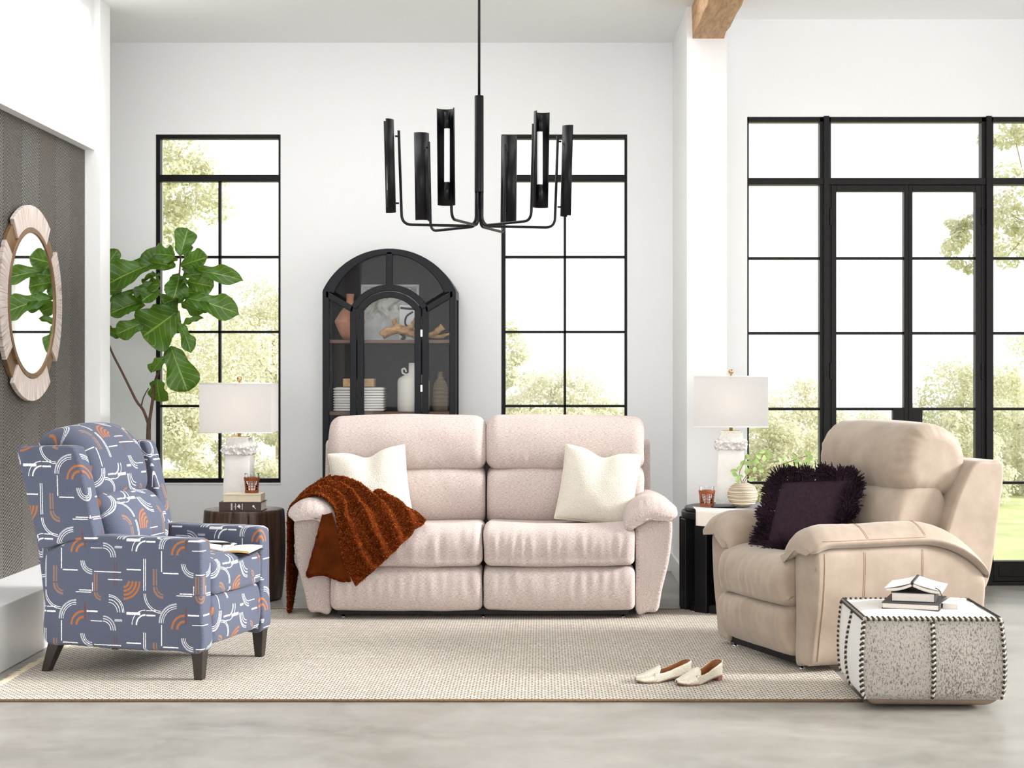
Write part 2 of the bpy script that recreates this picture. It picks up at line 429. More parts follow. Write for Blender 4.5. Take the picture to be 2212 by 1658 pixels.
M['cab_in'] = plain('dark_walnut_interior', rgb(26, 18, 16), .5, var=.3, scale=8, Specular_IOR_Level=.2)
M['shelf'] = plain('walnut_shelf', rgb(92, 62, 48), .4, var=.25, scale=12)
def mk_boucle():
    g = NG('cream_boucle'); c = g.coord('Object'); v = g.node('ShaderNodeTexVoronoi'); v.inputs['Scale'].default_value = 210; g.link(c, v.inputs[0])
    return g.fin(g.ramp(v.outputs['Distance'], [(0, (.76, .72, .64)), (.8, (.62, .57, .49))]), .95, normal=g.bump(v.outputs['Distance'], .5, -.004), sheen=.3)
M['boucle'] = mk_boucle()
M['piping'] = plain('cream_piping', rgb(222, 212, 192), .9)
def mk_fur():
    g = NG('rust_faux_fur'); c = g.coord('Object')
    a = g.noise(c, 55, 5, .7, .8); b = g.noise(c, 9, 3); d = g.noise(c, 260, 3, .7)
    col = g.ramp(a, [(.30, rgb(40, 13, 3)), (.47, rgb(88, 36, 11)), (.60, rgb(120, 54, 18)), (.74, rgb(172, 104, 52))])
    col = g.mix(g.math('MULTIPLY', b, .5), col, rgb(80, 31, 9))
    return g.fin(col, .95, normal=g.bump(g.math('ADD', a, g.math('MULTIPLY', d, .5)), .9, .012), Specular_IOR_Level=.03)
M['fur'] = mk_fur()
M['fur_tip'] = plain('copper_fur_tips', rgb(146, 76, 30), .95, var=.6, scale=120, Specular_IOR_Level=.03)
M['velvet'] = plain('rust_velvet_lining', rgb(86, 38, 10), .9, var=.3, scale=12, Specular_IOR_Level=.05)
M['plum'] = plain('plum_slub_cotton', rgb(50, 36, 45), .95, var=.22, scale=60, bump=.3, bscale=300, Specular_IOR_Level=.1)
M['plum_tassel'] = plain('plum_tassel_yarn', rgb(54, 40, 49), .95, var=.4, scale=90, Specular_IOR_Level=.05)
def mk_hide(name, dens, base, stain=0):
    g = NG(name); c = g.coord('Object'); cs = g.coord('Object', (1, 1, 1.0))
    n = g.noise(g.coord('Object', (150, 150, 62), (0, .5, .2)), 1.6, 3, .65, .7); f = g.noise(c, 2.6, 3)
    k = g.ramp(g.math('ADD', n, g.math('MULTIPLY', g.math('SUBTRACT', f, .5), .22)), [(dens, (0, 0, 0)), (dens+.09, (1, 1, 1))])
    hair = g.noise(g.coord('Object', (150, 200, 50), (0, .5, .2)), 2, 2)
    col = g.mix(g.math('MULTIPLY', hair, .55), base, tuple(v*.6 for v in base))
    col = g.mix(g.math('MULTIPLY', k, .8), col, rgb(72, 58, 50))
    if stain:
        sp = g.ramp(g.noise(c, 9, 4, .7, 1), [(.635, (0, 0, 0)), (.69, (.8,)*3)]); col = g.mix(sp, col, rgb(58, 40, 34))
    return g.fin(col, .75, normal=g.bump(hair, .35, .003), sheen=.2)
M['hide_white'] = mk_hide('white_cowhide', .66, (.82, .80, .765))
M['hide_fleck'] = mk_hide('flecked_cowhide', .515, (.45, .415, .365), 1)
M['lace'] = plain('black_leather_lace', (.012, .010, .010), .5, var=.3)
M['lace_pale'] = plain('pale_hide_edge', rgb(200, 188, 170), .8)
M['canvas'] = plain('taupe_canvas_base', rgb(150, 130, 112), .9, var=.12)
def mk_rug():
    g = NG('woven_jute'); c = g.coord('Object', (1, 1, 1)); ns = g.noise(c, 60, 3, .6, 0, 'Color')
    vm = g.node('ShaderNodeVectorMath', operation='SUBTRACT'); g.link(ns, vm.inputs[0]); vm.inputs[1].default_value = (.5, .5, .5)
    vs = g.node('ShaderNodeVectorMath', operation='SCALE'); g.link(vm.outputs[0], vs.inputs[0]); vs.inputs['Scale'].default_value = .006
    va = g.node('ShaderNodeVectorMath', operation='ADD'); g.link(c, va.inputs[0]); g.link(vs.outputs[0], va.inputs[1])
    b = g.node('ShaderNodeTexBrick'); g.link(va.outputs[0], b.inputs['Vector'])
    b.inputs['Scale'].default_value = 1; b.inputs['Brick Width'].default_value = .026; b.inputs['Row Height'].default_value = .017
    b.inputs['Mortar Size'].default_value = .0034; b.inputs['Mortar Smooth'].default_value = .6; b.inputs['Bias'].default_value = .0
    b.inputs['Color1'].default_value = (*rgb(240, 233, 222), 1); b.inputs['Color2'].default_value = (*rgb(216, 207, 193), 1); b.inputs['Mortar'].default_value = (*rgb(84, 72, 60), 1)
    big = g.noise(c, 3, 4); f = g.noise(c, 420, 2)
    col = g.mix(g.math('MULTIPLY', big, .25), b.outputs['Color'], rgb(224, 216, 203))
    col = g.mix(g.math('MULTIPLY', f, .2), col, rgb(168, 152, 132))
    h = g.math('ADD', g.math('SUBTRACT', 1.0, b.outputs['Fac']), g.math('MULTIPLY', f, .5))
    return g.fin(col, .95, normal=g.bump(h, .8, .006))
M['rug'] = mk_rug()
M['rug_edge'] = plain('dark_jute_binding', rgb(112, 88, 62), .95, var=.3, scale=120)
M['fringe'] = plain('jute_fringe', rgb(214, 200, 172), .95, var=.2, scale=90)
def mk_marble():
    g = NG('white_alabaster'); c = g.coord('Object')
    v = g.noise(c, 9, 6, .62, 2.2); vein = g.ramp(g.math('ABSOLUTE', g.math('SUBTRACT', v, .5)), [(0, (1, 1, 1)), (.022, (0, 0, 0))])
    fog = g.noise(c, 7, 4)
    col = g.ramp(fog, [(.3, (.80, .765, .73)), (.6, (.9, .885, .865))])
    col = g.mix(g.math('MULTIPLY', g.math('MULTIPLY', vein, g.ramp(g.noise(c, 5, 2), [(.42, (0, 0, 0)), (.6, (1, 1, 1))])), .6), col, rgb(150, 140, 132))
    return g.fin(col, .3, Subsurface_Weight=.15)
M['marble'] = mk_marble()
def mk_crystal():
    g = NG('rough_selenite'); c = g.coord('Object'); v = g.node('ShaderNodeTexVoronoi'); v.inputs['Scale'].default_value = 60; g.link(c, v.inputs[0])
    return g.fin(g.ramp(v.outputs['Distance'], [(0, (.93, .91, .89)), (.7, (.72, .68, .66))]), .25, normal=g.bump(v.outputs['Distance'], .8, .01))
M['crystal'] = mk_crystal()
M['brass'] = plain('aged_brass', rgb(190, 165, 125), .3, 1)
def mk_shade(name, tr):
    g = NG(name); g.N.remove(g.b); c = g.coord('Object', (1, 1, .05))
    col = g.ramp(g.noise(c, 900, 2), [(.3, (.74, .74, .745)), (.7, (.80, .80, .80))])
    d = g.node('ShaderNodeBsdfDiffuse'); t = g.node('ShaderNodeBsdfTranslucent'); g.link(col, d.inputs[0]); t.inputs[0].default_value = (.93, .9, .87, 1)
    mx = g.node('ShaderNodeMixShader'); mx.inputs[0].default_value = tr
    g.link(d.outputs[0], mx.inputs[1]); g.link(t.outputs[0], mx.inputs[2]); g.link(mx.outputs[0], g.out.inputs[0]); return g.m
M['shade'] = mk_shade('white_linen_shade', .35)
def mk_stump():
    g = NG('dark_stump_wood'); c = g.coord('Object', (1, 1, .07))
    n = g.noise(c, 26, 6, .65, .8)
    col = g.ramp(n, [(.28, rgb(26, 17, 13)), (.48, rgb(58, 40, 30)), (.66, rgb(92, 66, 48)), (.8, rgb(60, 40, 30))])
    return g.fin(col, .38, normal=g.bump(n, .5, .006))
M['stump'] = mk_stump()
M['ebony'] = plain('ebonized_wood', (.006, .006, .008), .36, var=.35, scale=9, Specular_IOR_Level=.3)
M['rattan'] = plain('woven_rattan', rgb(150, 78, 40), .6, var=.5, scale=160)
def mk_leaf(name, c0, c1, vein):
    g = NG(name); uv = g.coord('UV'); sp = g.node('ShaderNodeSeparateXYZ'); g.link(uv, sp.inputs[0])
    a = g.math('ABSOLUTE', g.math('SUBTRACT', sp.outputs[0], .5))
    mid = g.ramp(a, [(.010, (1, 1, 1)), (.028, (0, 0, 0))])
    ph = g.math('FRACT', g.math('MULTIPLY', g.math('SUBTRACT', sp.outputs[1], g.math('MULTIPLY', a, .55)), 6.5))
    side = g.ramp(g.math('ABSOLUTE', g.math('SUBTRACT', ph, .5)), [(.025, (1, 1, 1)), (.07, (0, 0, 0))])
    v = g.math('MAXIMUM', mid, g.math('MULTIPLY', side, .6))
    col = g.mix(v, g.ramp(g.noise(g.coord('Object'), 9, 4), [(.3, c0), (.7, c1)]), vein)
    m = g.fin(col, .36, normal=g.bump(v, -.35, .004))
    g.b.inputs['Roughness'].default_value = .36
    t = g.node('ShaderNodeBsdfTranslucent'); g.link(g.mix(.5, col, rgb(150, 190, 50)), t.inputs[0])
    mx = g.node('ShaderNodeMixShader'); mx.inputs[0].default_value = .3
    g.link(g.b.outputs[0], mx.inputs[1]); g.link(t.outputs[0], mx.inputs[2]); g.link(mx.outputs[0], g.out.inputs[0])
    return m
M['fig'] = mk_leaf('fig_leaf_green', rgb(38, 74, 16), rgb(80, 122, 34), rgb(140, 168, 80))
M['sprig'] = mk_leaf('pale_sprig_leaf', rgb(150, 186, 104), rgb(196, 218, 150), rgb(214, 230, 178))
M['bark'] = plain('fig_bark', rgb(92, 68, 56), .85, var=.35, scale=60)
M['twig'] = plain('tan_twig', rgb(150, 116, 84), .8, var=.3)
M['pot'] = plain('stone_planter', rgb(170, 166, 158), .8)
M['mirror'] = NG('mirror_silver').fin((.93, .94, .935), .02, 1)
M['washed'] = None
def mk_washed():
    g = NG('whitewashed_wood'); uv = g.coord('UV', (130, 5, 1)); n = g.noise(uv, 1, 4, .65)
    col = g.ramp(n, [(.30, rgb(120, 94, 82)), (.44, rgb(184, 168, 160)), (.64, rgb(214, 205, 198))])
    return g.fin(col, .8, normal=g.bump(n, .5, .004))
M['washed'] = mk_washed()
M['bronze'] = plain('antique_bronze_wood', rgb(122, 94, 66), .45, .35, var=.2, scale=20)
M['mirror_back'] = plain('brown_wood_edge', rgb(92, 70, 54), .6, var=.2)
M['paper'] = plain('page_block', rgb(222, 214, 204), .9, var=.06, scale=150)
M['paper_white'] = plain('white_paper', rgb(240, 238, 234), .85, var=.02)
M['cover_grey'] = plain('charcoal_book_cloth', rgb(62, 60, 62), .6)
M['cover_black'] = plain('black_book_cloth', rgb(34, 32, 36), .55)
M['cover_white'] = plain('white_book_jacket', rgb(242, 242, 242), .4, var=.01)
M['cover_brown'] = plain('brown_book_cloth', rgb(72, 56, 54), .6)
M['cover_cream'] = plain('cream_book_cloth', rgb(226, 214, 190), .85, bump=.3)
M['gold'] = plain('gilt_page_edge', rgb(226, 186, 120), .4, .3)
M['ribbon'] = plain('black_ribbon', (.01, .01, .01), .6)
M['print_white'] = plain('white_foil_print', (.85, .85, .83), .5)
M['silver'] = plain('brushed_silver', (.75, .76, .78), .25, 1)
def mk_shoe():
    g = NG('pale_gold_metallic_leather'); c = g.coord('Object'); v = g.node('ShaderNodeTexVoronoi'); v.inputs['Scale'].default_value = 260; g.link(c, v.inputs[0])
    return g.fin(g.ramp(v.outputs['Distance'], [(0, (.80, .75, .64)), (.8, (.62, .56, .45))]), .38, .45, normal=g.bump(v.outputs['Distance'], .4, .002))
M['shoe'] = mk_shoe()
M['shoe_in'] = plain('tan_leather_lining', rgb(140, 88, 48), .6, var=.1)
M['heel'] = plain('wood_heel', rgb(126, 84, 72), .5)
M['runner'] = plain('white_linen_runner', rgb(240, 234, 226), .8, var=.02, bump=.15)
M['slate'] = plain('grey_slate_coaster', rgb(88, 86, 90), .5)
def mk_stripe(name, c0, c1, f, wob=.02):
    g = NG(name); c = g.coord('Object'); sp = g.node('ShaderNodeSeparateXYZ'); g.link(c, sp.inputs[0])
    z = g.math('ADD', sp.outputs[2], g.math('MULTIPLY', g.noise(c, 12, 3), wob))
    s = g.math('ADD', g.math('MULTIPLY', g.math('SINE', g.math('MULTIPLY', z, f)), .5), .5)
    d = g.noise(c, 160, 2)
    return g.fin(g.mix(g.math('MULTIPLY', d, .3), g.ramp(s, [(.35, c0), (.65, c1)]), c0), .8, normal=g.bump(s, .5, .004))
M['vase_weave'] = mk_stripe('banded_sand_ceramic', rgb(150, 134, 110), rgb(206, 196, 178), 800, .003)
M['bottle'] = mk_stripe('ribbed_brown_stoneware', rgb(78, 66, 52), rgb(150, 132, 104), 760, .002)
M['jug'] = plain('white_stoneware', rgb(226, 222, 212), .45, var=.02)
M['peach'] = plain('blush_terracotta', rgb(206, 146, 120), .75, var=.12, scale=16)
def mk_drift():
    g = NG('bleached_driftwood'); c = g.coord('Object', (20, 60, 60)); n = g.noise(c, 1.3, 5, .65, 1)
    return g.fin(g.ramp(n, [(.28, rgb(96, 62, 36)), (.45, rgb(176, 132, 86)), (.7, rgb(226, 190, 142))]), .75, normal=g.bump(n, .6, .006))
M['drift'] = mk_drift()
M['basket'] = mk_stripe('ribbed_white_bone', rgb(150, 128, 108), rgb(236, 230, 222), 560, .003)
M['wood_box'] = plain('light_wood_box', rgb(198, 160, 112), .6, var=.2, scale=40)
def mk_art():
    g = NG('abstract_wash_print'); uv = g.coord('UV'); sp = g.node('ShaderNodeSeparateXYZ'); g.link(uv, sp.inputs[0])
    n = g.noise(uv, 3.2, 6, .6, 1.2); m = g.noise(uv, 2.1, 3, .5, .5)
    col = g.ramp(n, [(.30, rgb(70, 62, 54)), (.42, rgb(140, 128, 108)), (.52, rgb(206, 206, 198)), (.7, rgb(228, 230, 228))])
    low = g.ramp(sp.outputs[1], [(.25, (1, 1, 1)), (.55, (0, 0, 0))])
    col = g.mix(g.math('MULTIPLY', low, .75), col, rgb(212, 214, 210))
    return g.fin(g.mix(g.math('MULTIPLY', m, .3), col, rgb(150, 170, 170)), .3)
M['art'] = mk_art()
M['acrylic'] = plain('clear_acrylic_edge', rgb(200, 204, 206), .15, var=.02)
def mk_foliage(name, c0, c1, tr=.45):
    g = NG(name); oi = g.coord('Object'); n = g.noise(oi, 1.6, 3); n2 = g.noise(oi, 30, 1)
    col = g.mix(g.math('MULTIPLY', n2, .5), g.ramp(n, [(.3, c0), (.7, c1)]), c1); g.N.remove(g.b)
    d = g.node('ShaderNodeBsdfDiffuse'); t = g.node('ShaderNodeBsdfTranslucent'); g.link(col, d.inputs[0]); g.link(col, t.inputs[0])
    mx = g.node('ShaderNodeMixShader'); mx.inputs[0].default_value = tr
    g.link(d.outputs[0], mx.inputs[1]); g.link(t.outputs[0], mx.inputs[2]); g.link(mx.outputs[0], g.out.inputs[0]); return g.m
M['foliage'] = mk_foliage('pale_summer_foliage', (.60, .60, .43), (.74, .72, .57))
M['foliage2'] = mk_foliage('yellow_green_foliage', (.54, .55, .36), (.68, .67, .49))
M['tree_bark'] = plain('pale_tree_bark', rgb(176, 160, 132), .9, var=.2)
M['lawn'] = plain('summer_lawn', rgb(170, 178, 122), .95, var=.2, scale=3)
# ------------------------------------------------------------------ the setting
HC = 3.33; YB = 10.07; YR = 9.40; XL = -3.4; XR = 3.4; Y0 = -.8
def struct(o, label=None): o['kind'] = 'structure'; tag(o, label); return o
struct(box('floor', XL-.2, XR+.3, Y0-.2, YB+.2, -.1, 0, M['concrete']), 'grey polished concrete floor')
b = MB().box(XL-.2, XR+.3, Y0-.2, 6.5, HC, HC+.12)\
    .box(XL-.2, XR+.3, 8.76, YB+.2, HC, HC+.12)   # two openings added to let fill light in, nearer than the ceiling in view
for x0, x1 in ((XL-.2, -2.2), (-.5, .0), (.8, XR+.3)): b.box(x0, x1, 6.5, 8.76, HC, HC+.12)
struct(b.build('ceiling', M['ceiling']), 'smooth white ceiling with added openings for fill light, out of view')
W1 = (-2.434, -1.646, .558, 2.753); W2 = (-.254, .540, .558, 2.753)
b = MB(); X1 = .826
for x0, x1 in ((XL, W1[0]), (W1[1], W2[0]), (W2[1], X1)): b.box(x0, x1, YB, YB+.2, 0, HC)
for wn in (W1, W2):
    b.box(wn[0], wn[1], YB, YB+.2, 0, wn[2]); b.box(wn[0], wn[1], YB, YB+.2, wn[3], HC)
struct(b.build('wall_back', M['wall']), 'white back wall with two tall black windows')
b = MB().box(XL-.2, XL, 9.1, YB+.2, 0, HC).box(XL-.2, -2.46, 8.9, 9.1, 0, HC).box(XL-.2, -2.49, 6.74, 8.9, 2.49, HC).box(XL-.2, -2.49, Y0, 6.74, 0, HC).box(XL-.2, -2.56, 6.74, 8.9, 0, 2.49)
wl = struct(b.build('wall_left', M['wall']), 'white left wall with recessed chevron panelling')
for k in range(8):
    y1 = 8.9-.27*k; y0 = y1-.27
    V = [(x, y, z) for z in (.28, 2.49) for y in (y0+.0008, y1-.0008) for x in (-2.56, -2.545)]
    UV = [((.56*(y-y0) if k % 2 else .56*(y1-y)), z) for (x, y, z) in V]
    mesh('chevron_panel', V, [(0, 2, 3, 1), (4, 5, 7, 6), (0, 1, 5, 4), (2, 6, 7, 3), (0, 4, 6, 2), (1, 3, 7, 5)], M['herring'], wl, False, UV)
struct(box('trim_1', -2.56, -2.25, 3.0, 8.9, 0, .28, M['trim'], bev=.006), 'low white ledge under the chevron panelling')
# right side: projecting column, glazed wall
b = MB().box(X1, 1.053, 9.08, YB+.2, 0, HC)
struct(b.build('wall_column', M['wall']), 'white column between sofa alcove and glazed doors')
OX0, OX1, OZ = 1.21, 3.10, 2.757
b = MB().box(1.053, OX0, YR, YR+.2, 0, HC).box(OX1, XR+.1, YR, YR+.2, 0, HC).box(OX0, OX1, YR, YR+.2, OZ, HC)
struct(b.build('wall_right_end', M['wall']), 'white wall above the black glazed doors')
b = MB().box(XR, XR+.2, 8.6, YR, 0, HC).box(XR, XR+.2, Y0, 2.9, 0, HC).box(XR, XR+.2, 2.9, 8.6, 0, .25).box(XR, XR+.2, 2.9, 8.6, 3.15, HC)
struct(b.build('wall_right', M['wall']), 'white right wall with a wide window out of view')
b = MB()
for k in range(5): y = 2.9+5.7*k/4; b.box(XR+.05, XR+.1, y-.025, y+.025, .25, 3.15)
for z in (.25, 1.7, 3.13): b.box(XR+.05, XR+.1, 2.9, 8.6, z, z+.03)
struct(b.build('window_6', M['black_metal']), 'black steel frame of the side window')
b = MB().box(XL, -2.3, Y0-.2, Y0, 0, HC).box(2.9, XR, Y0-.2, Y0, 0, HC).box(-2.3, 2.9, Y0-.2, Y0, 0, .5).box(-2.3, 2.9, Y0-.2, Y0, 3.2, HC)
struct(b.build('wall_front', M['wall']), 'white wall behind the viewer with a wide opening added to let fill light in')  # opening put in so soft light enters from behind the viewer
struct(MB().box(XL, W1[0]+2.9, YB-.014, YB, 0, .118).box(.40, X1, YB-.014, YB, 0, .118).box(W1[0]+2.9, .40, YB-.014, YB, 0, .118).build('baseboard_back', M['trim'], bev=.003), 'white baseboard along the back wall')
struct(MB().box(X1-.014, X1, 9.066, YB-.014, 0, .118).box(X1-.014, 1.053, 9.066, 9.08, 0, .118).build('baseboard_column', M['trim'], bev=.003), 'white baseboard around the column')
bm_ = struct(box('trim_2', .853, 1.032, Y0, 9.08, 3.148, HC, M['beam']), 'light oak ceiling beam')
# hand-hewn surface on the beam
me = bm_.data; B = bmesh.new(); B.from_mesh(me)
bmesh.ops.subdivide_edges(B, edges=[e for e in B.edges if abs(e.verts[0].co.y-e.verts[1].co.y) > 1], cuts=60)
for v in B.verts:
    if v.co.z < 3.2: v.co.x += .003*math.sin(v.co.y*23)+.002*math.sin(v.co.y*61+1); v.co.z += .002*math.sin(v.co.y*31+2)
B.to_mesh(me); B.free()

def bar_parts(root, name, boxes, mat, bev=.002):
    for bx_ in boxes: box(name, *bx_, mat, root, bev)
def pane(root, x0, x1, z0, z1, y): box('pane', x0, x1, y-.002, y+.002, z0, z1, M['glass'], root)
def casement(name, wn, label, Y, tr=2.478, xm=None):
    x0, x1, z0, z1 = wn; mt = M['black_metal']
    r = bpy.data.objects.new(name, None); COL.objects.link(r); struct(r, label)
    fw = .026; ya, yb = Y+.012, Y+.075
    MB().box(x0, x0+fw, ya, yb, z0, z1).box(x1-fw+.01, x1, ya, yb, z0, z1).box(x0+fw, x1-fw+.01, ya, yb, z1-fw, z1).box(x0+fw, x1-fw+.01, ya, yb, z0, z0+fw).build('frame', mt, r, .002)
    box('transom', x0+.01, x1-.01, ya-.006, yb, tr-.021, tr+.021, mt, r, .002)
    xm = (x0+x1)/2+.004
    zs = [1.982, 1.509, 1.040]
    box('muntin', xm-.008, xm+.008, ya+.012, yb-.01, z0+fw, tr-.02, mt, r, .002)
    for z in zs: box('muntin', x0+fw, x1-fw+.01, ya+.012, yb-.01, z-.008, z+.008, mt, r, .002)
    lv = [z0+fw]+zs[::-1]+[tr-.02]
    for a, c in zip(lv, lv[1:]):
        pane(r, x0+fw, xm, a, c, ya+.03); pane(r, xm, x1-.016, a, c, ya+.03)
    pane(r, x0+fw, x1-.016, tr+.02, z1-fw, ya+.03)
    # white sill line
    box('sill', x0-.002, x1+.004, Y-.004, Y+.2, z0-.012, z0, M['trim'], r)
    return r
casement('window_1', W1, 'tall black grid window behind the fig tree', YB)
casement('window_2', W2, 'tall black grid window behind the chandelier and sofa', YB)
# glazed door wall
mt = M['bronze_metal']; ya, yb = YR+.015, YR+.085
zm = [1.926, 1.484, 1.037, .601]
w3 = bpy.data.objects.new('window_3', None); COL.objects.link(w3); struct(w3, 'black steel glazed screen around the double doors')
box('head', OX0, OX1, ya, yb, OZ-.028, OZ, mt, w3, .002)
for a, c in ((OX0, OX0+.012), (OX1-.02, OX1)): box('jamb', a, c, ya, yb, 0, OZ, mt, w3, .002)
for a, c in ((1.640, 1.706), (2.594, 2.664)):
    box('post', a, c, ya, yb, 0, OZ, mt, w3, .002); box('post_rib', (a+c)/2-.013, (a+c)/2+.019, ya-.025, ya, 0, OZ+.004, mt, w3, .003)
box('transom', OX0, OX1, ya-.012, yb, 2.358, 2.398, mt, w3, .002)
for a, c in ((OX0, 1.64), (2.664, OX1)):
    MB().box(a, c, ya, yb, .02, .14).build('bottom_rail', mt, w3, .003)
    MB().box(a+.03, c-.03, ya-.006, ya, .05, .11).build('rail_panel', mt, w3, .003)
    for z in zm: box('muntin', a, c, ya+.015, yb-.015, z-.008, z+.008, mt, w3, .002)
    lv = [.14]+zm[::-1]+[2.358]
    for p, q in zip(lv, lv[1:]): pane(w3, a+.01, c-.005, p, q, ya+.03)
    pane(w3, a+.01, c-.005, 2.398, OZ-.028, ya+.03)
pane(w3, 1.706, 2.594, 2.398, OZ-.028, ya+.03)
box('threshold', OX0, OX1, ya-.02, yb+.05, 0, .02, mt, w3, .002)
for n, (x0, x1, lab) in enumerate(((1.707, 2.160, 'left leaf of the black steel double door'), (2.164, 2.593, 'right leaf of the black steel double door'))):
    d = bpy.data.objects.new('door_%d' % (n+1), None); COL.objects.link(d); struct(d, lab)
    y0, y1 = ya-.004, yb-.02; st = (.030, .024) if n == 0 else (.022, .036)
    MB().box(x0, x0+st[0], y0, y1, .022, 2.356).box(x1-st[1], x1, y0, y1, .022, 2.356).box(x0+st[0], x1-st[1], y0, y1, 2.318, 2.356).box(x0+st[0], x1-st[1], y0, y1, .022, .16).build('door_frame', mt, d, .002)
    for z in zm: box('muntin', x0+st[0], x1-st[1], y0+.015, y1-.01, z-.008, z+.008, mt, d, .002)
    lx = (x1-.088, x1-.02) if n == 0 else (x0+.02, x0+.082)
    box('lock_case', lx[0], lx[1], y0+.004, y1-.004, .86, 1.04, mt, d, .002)
    hx = (x1-.05 if n == 0 else x0+.045)
    tube('lever_handle', fillet([(hx, y0, .93), (hx, y0-.045, .93), (hx+(-.1 if n == 0 else .1), y0-.045, .93)], .012), .008, mt, d)
    xh = x0-.004 if n == 0 else x1+.004
    for z in (2.17, 1.26, .35): box('hinge', xh-.007, xh+.007, y0-.012, y0+.004, z-.05, z+.05, mt, d, .003)
    lv = [.16]+zm[::-1]+[2.318]
    for p, q in zip(lv, lv[1:]): pane(d, x0+st[0], x1-st[1], p, q, y0+.03)

# ------------------------------------------------------------------ garden outside
def gz(Y): return -.2-max(0, Y-24)*.13          # the garden slopes away behind the hedge
struct(MB().strip([(YB+.2, -.2), (24, -.2), (70, gz(70))], [(YB+.2, -.5), (24, -.5), (70, gz(70)-.3)], -70, 70).build('ground', M['lawn']), 'summer lawn outside the windows')
g_ = bpy.data.objects['ground']; g_.data.transform(Matrix(((0, 1, 0, 0), (1, 0, 0, 0), (0, 0, 1, 0), (0, 0, 0, 1))))
rng = np.random.default_rng(7)
def leafmesh(C, N, L, mat, name, parent):
    n = len(C); N = N/np.linalg.norm(N, axis=1)[:, None]
    a = np.cross(N, rng.normal(size=(n, 3))); a /= np.linalg.norm(a, axis=1)[:, None]; b_ = np.cross(N, a)
    l = (L*rng.uniform(.6, 1.25, n))[:, None]
    V = np.stack([C-a*l*.5, C+b_*l*.28+N*l*.06, C+a*l*.5, C-b_*l*.28+N*l*.06], 1).reshape(-1, 3)
    F = np.arange(4*n).reshape(n, 4)
    return mesh(name, V, F, mat, parent, False, recalc=False)
def tree(name, label, px, py, rx, ry, Y, n, mat='foliage', nclump=60, leafpx=9.5, trunk=True, cat='tree', group=None, fill=.8):
    n = int(n*1.35); c = at(px, py, Y); s = FPX/Y; R = np.array([rx/s, rx/s*.9, ry/s])
    root = thing(name, label, cat, (c.x, c.y, gz(Y)), 0, group)
    base = np.array([c.x, c.y, gz(Y)]); cc = np.array(c)-base
    d = rng.normal(size=(nclump, 3)); d /= np.linalg.norm(d, axis=1)[:, None]
    cl = d*(rng.uniform(.25, 1, nclump)**.5*fill)[:, None]*R
    cr_ = rng.uniform(.16, .32, nclump)*R.min()
    k = rng.integers(0, nclump, n); e = rng.normal(size=(n, 3)); e /= np.linalg.norm(e, axis=1)[:, None]
    P = cl[k]+e*(cr_[k]*rng.uniform(.55, 1.1, n))[:, None]*np.array([1.15, 1.15, .75])
    leafmesh(P+cc, e+np.array([.1, -.2, .5])+rng.normal(size=(n, 3))*.5, leafpx/s, M[mat], 'crown', root)
    if trunk:
        top = cc+np.array([0, 0, R[2]*.3]); m_ = cc*np.array([1, 1, .45])+np.array([R[0]*.06, 0, 0])
        V, F = tubeVF(cr([(0, 0, 0), m_, top], 6), np.linspace(.05, .02, 13)*R[0], 7); V = list(V); F = list(F)
        for i in range(9):
            q = cl[i]+cc; p0 = cc+np.array([0, 0, -R[2]*.35+R[2]*.06*i])
            v2, f2 = tubeVF(cr([p0, (p0+q)/2+np.array([0, 0, -.08*R[2]]), q], 4), np.linspace(.018, .005, 9)*R[0], 5)
            F += [tuple(t+len(V) for t in f) for f in f2]; V += list(v2)
        mesh('trunk', V, F, M['tree_bark'], root)
    return root
TG = 'trees in the garden'
tree('garden_tree', 'pale leafy tree filling the left window behind the fig', 400, 790, 250, 235, 42, 15000, group=TG, nclump=90)
tree('garden_tree', 'broad pale tree beyond the left lamp in the window', 590, 800, 190, 230, 52, 11000, group=TG, nclump=80)
tree('garden_tree', 'overhanging branch of leaves in the top of the left window', 322, 405, 210, 165, 22, 7500, 'foliage2', 55, 12, True, group=TG)
tree('garden_tree', 'slim tree at the left edge of the middle window', 1065, 770, 95, 140, 44, 4200, 'foliage2', 40, group=TG)
tree('garden_tree', 'low rounded tree behind the sofa in the middle window', 1190, 900, 175, 120, 48, 8000, group=TG, nclump=70)
tree('garden_tree', 'short pale tree at the right of the middle window', 1350, 945, 130, 110, 55, 5000, group=TG, nclump=50)
tree('garden_tree', 'round pale tree behind the right table lamp', 1700, 960, 175, 170, 43, 10000, group=TG, nclump=75)
tree('garden_tree', 'small round tree showing through the left door leaf', 1870, 1000, 130, 130, 47, 6000, group=TG, nclump=55)
tree('garden_tree', 'big round tree showing through the right door leaf', 2105, 920, 185, 205, 44, 12000, 'foliage2', 80, group=TG)
tree('garden_tree', 'tall tree at the right edge of the glazed screen', 2300, 850, 170, 260, 56, 8000, group=TG, nclump=70)
tree('garden_tree', 'leafy branches hanging into the top right door pane', 2245, 430, 155, 200, 24, 4500, 'foliage2', 34, 12, True, group=TG, fill=.95)
tree('garden_tree', 'leafy bough reaching left at the right door leaf', 2100, 520, 80, 85, 25, 1500, 'foliage2', 22, 12, False, group=TG)
SG = 'hedge shrubs outside the windows'
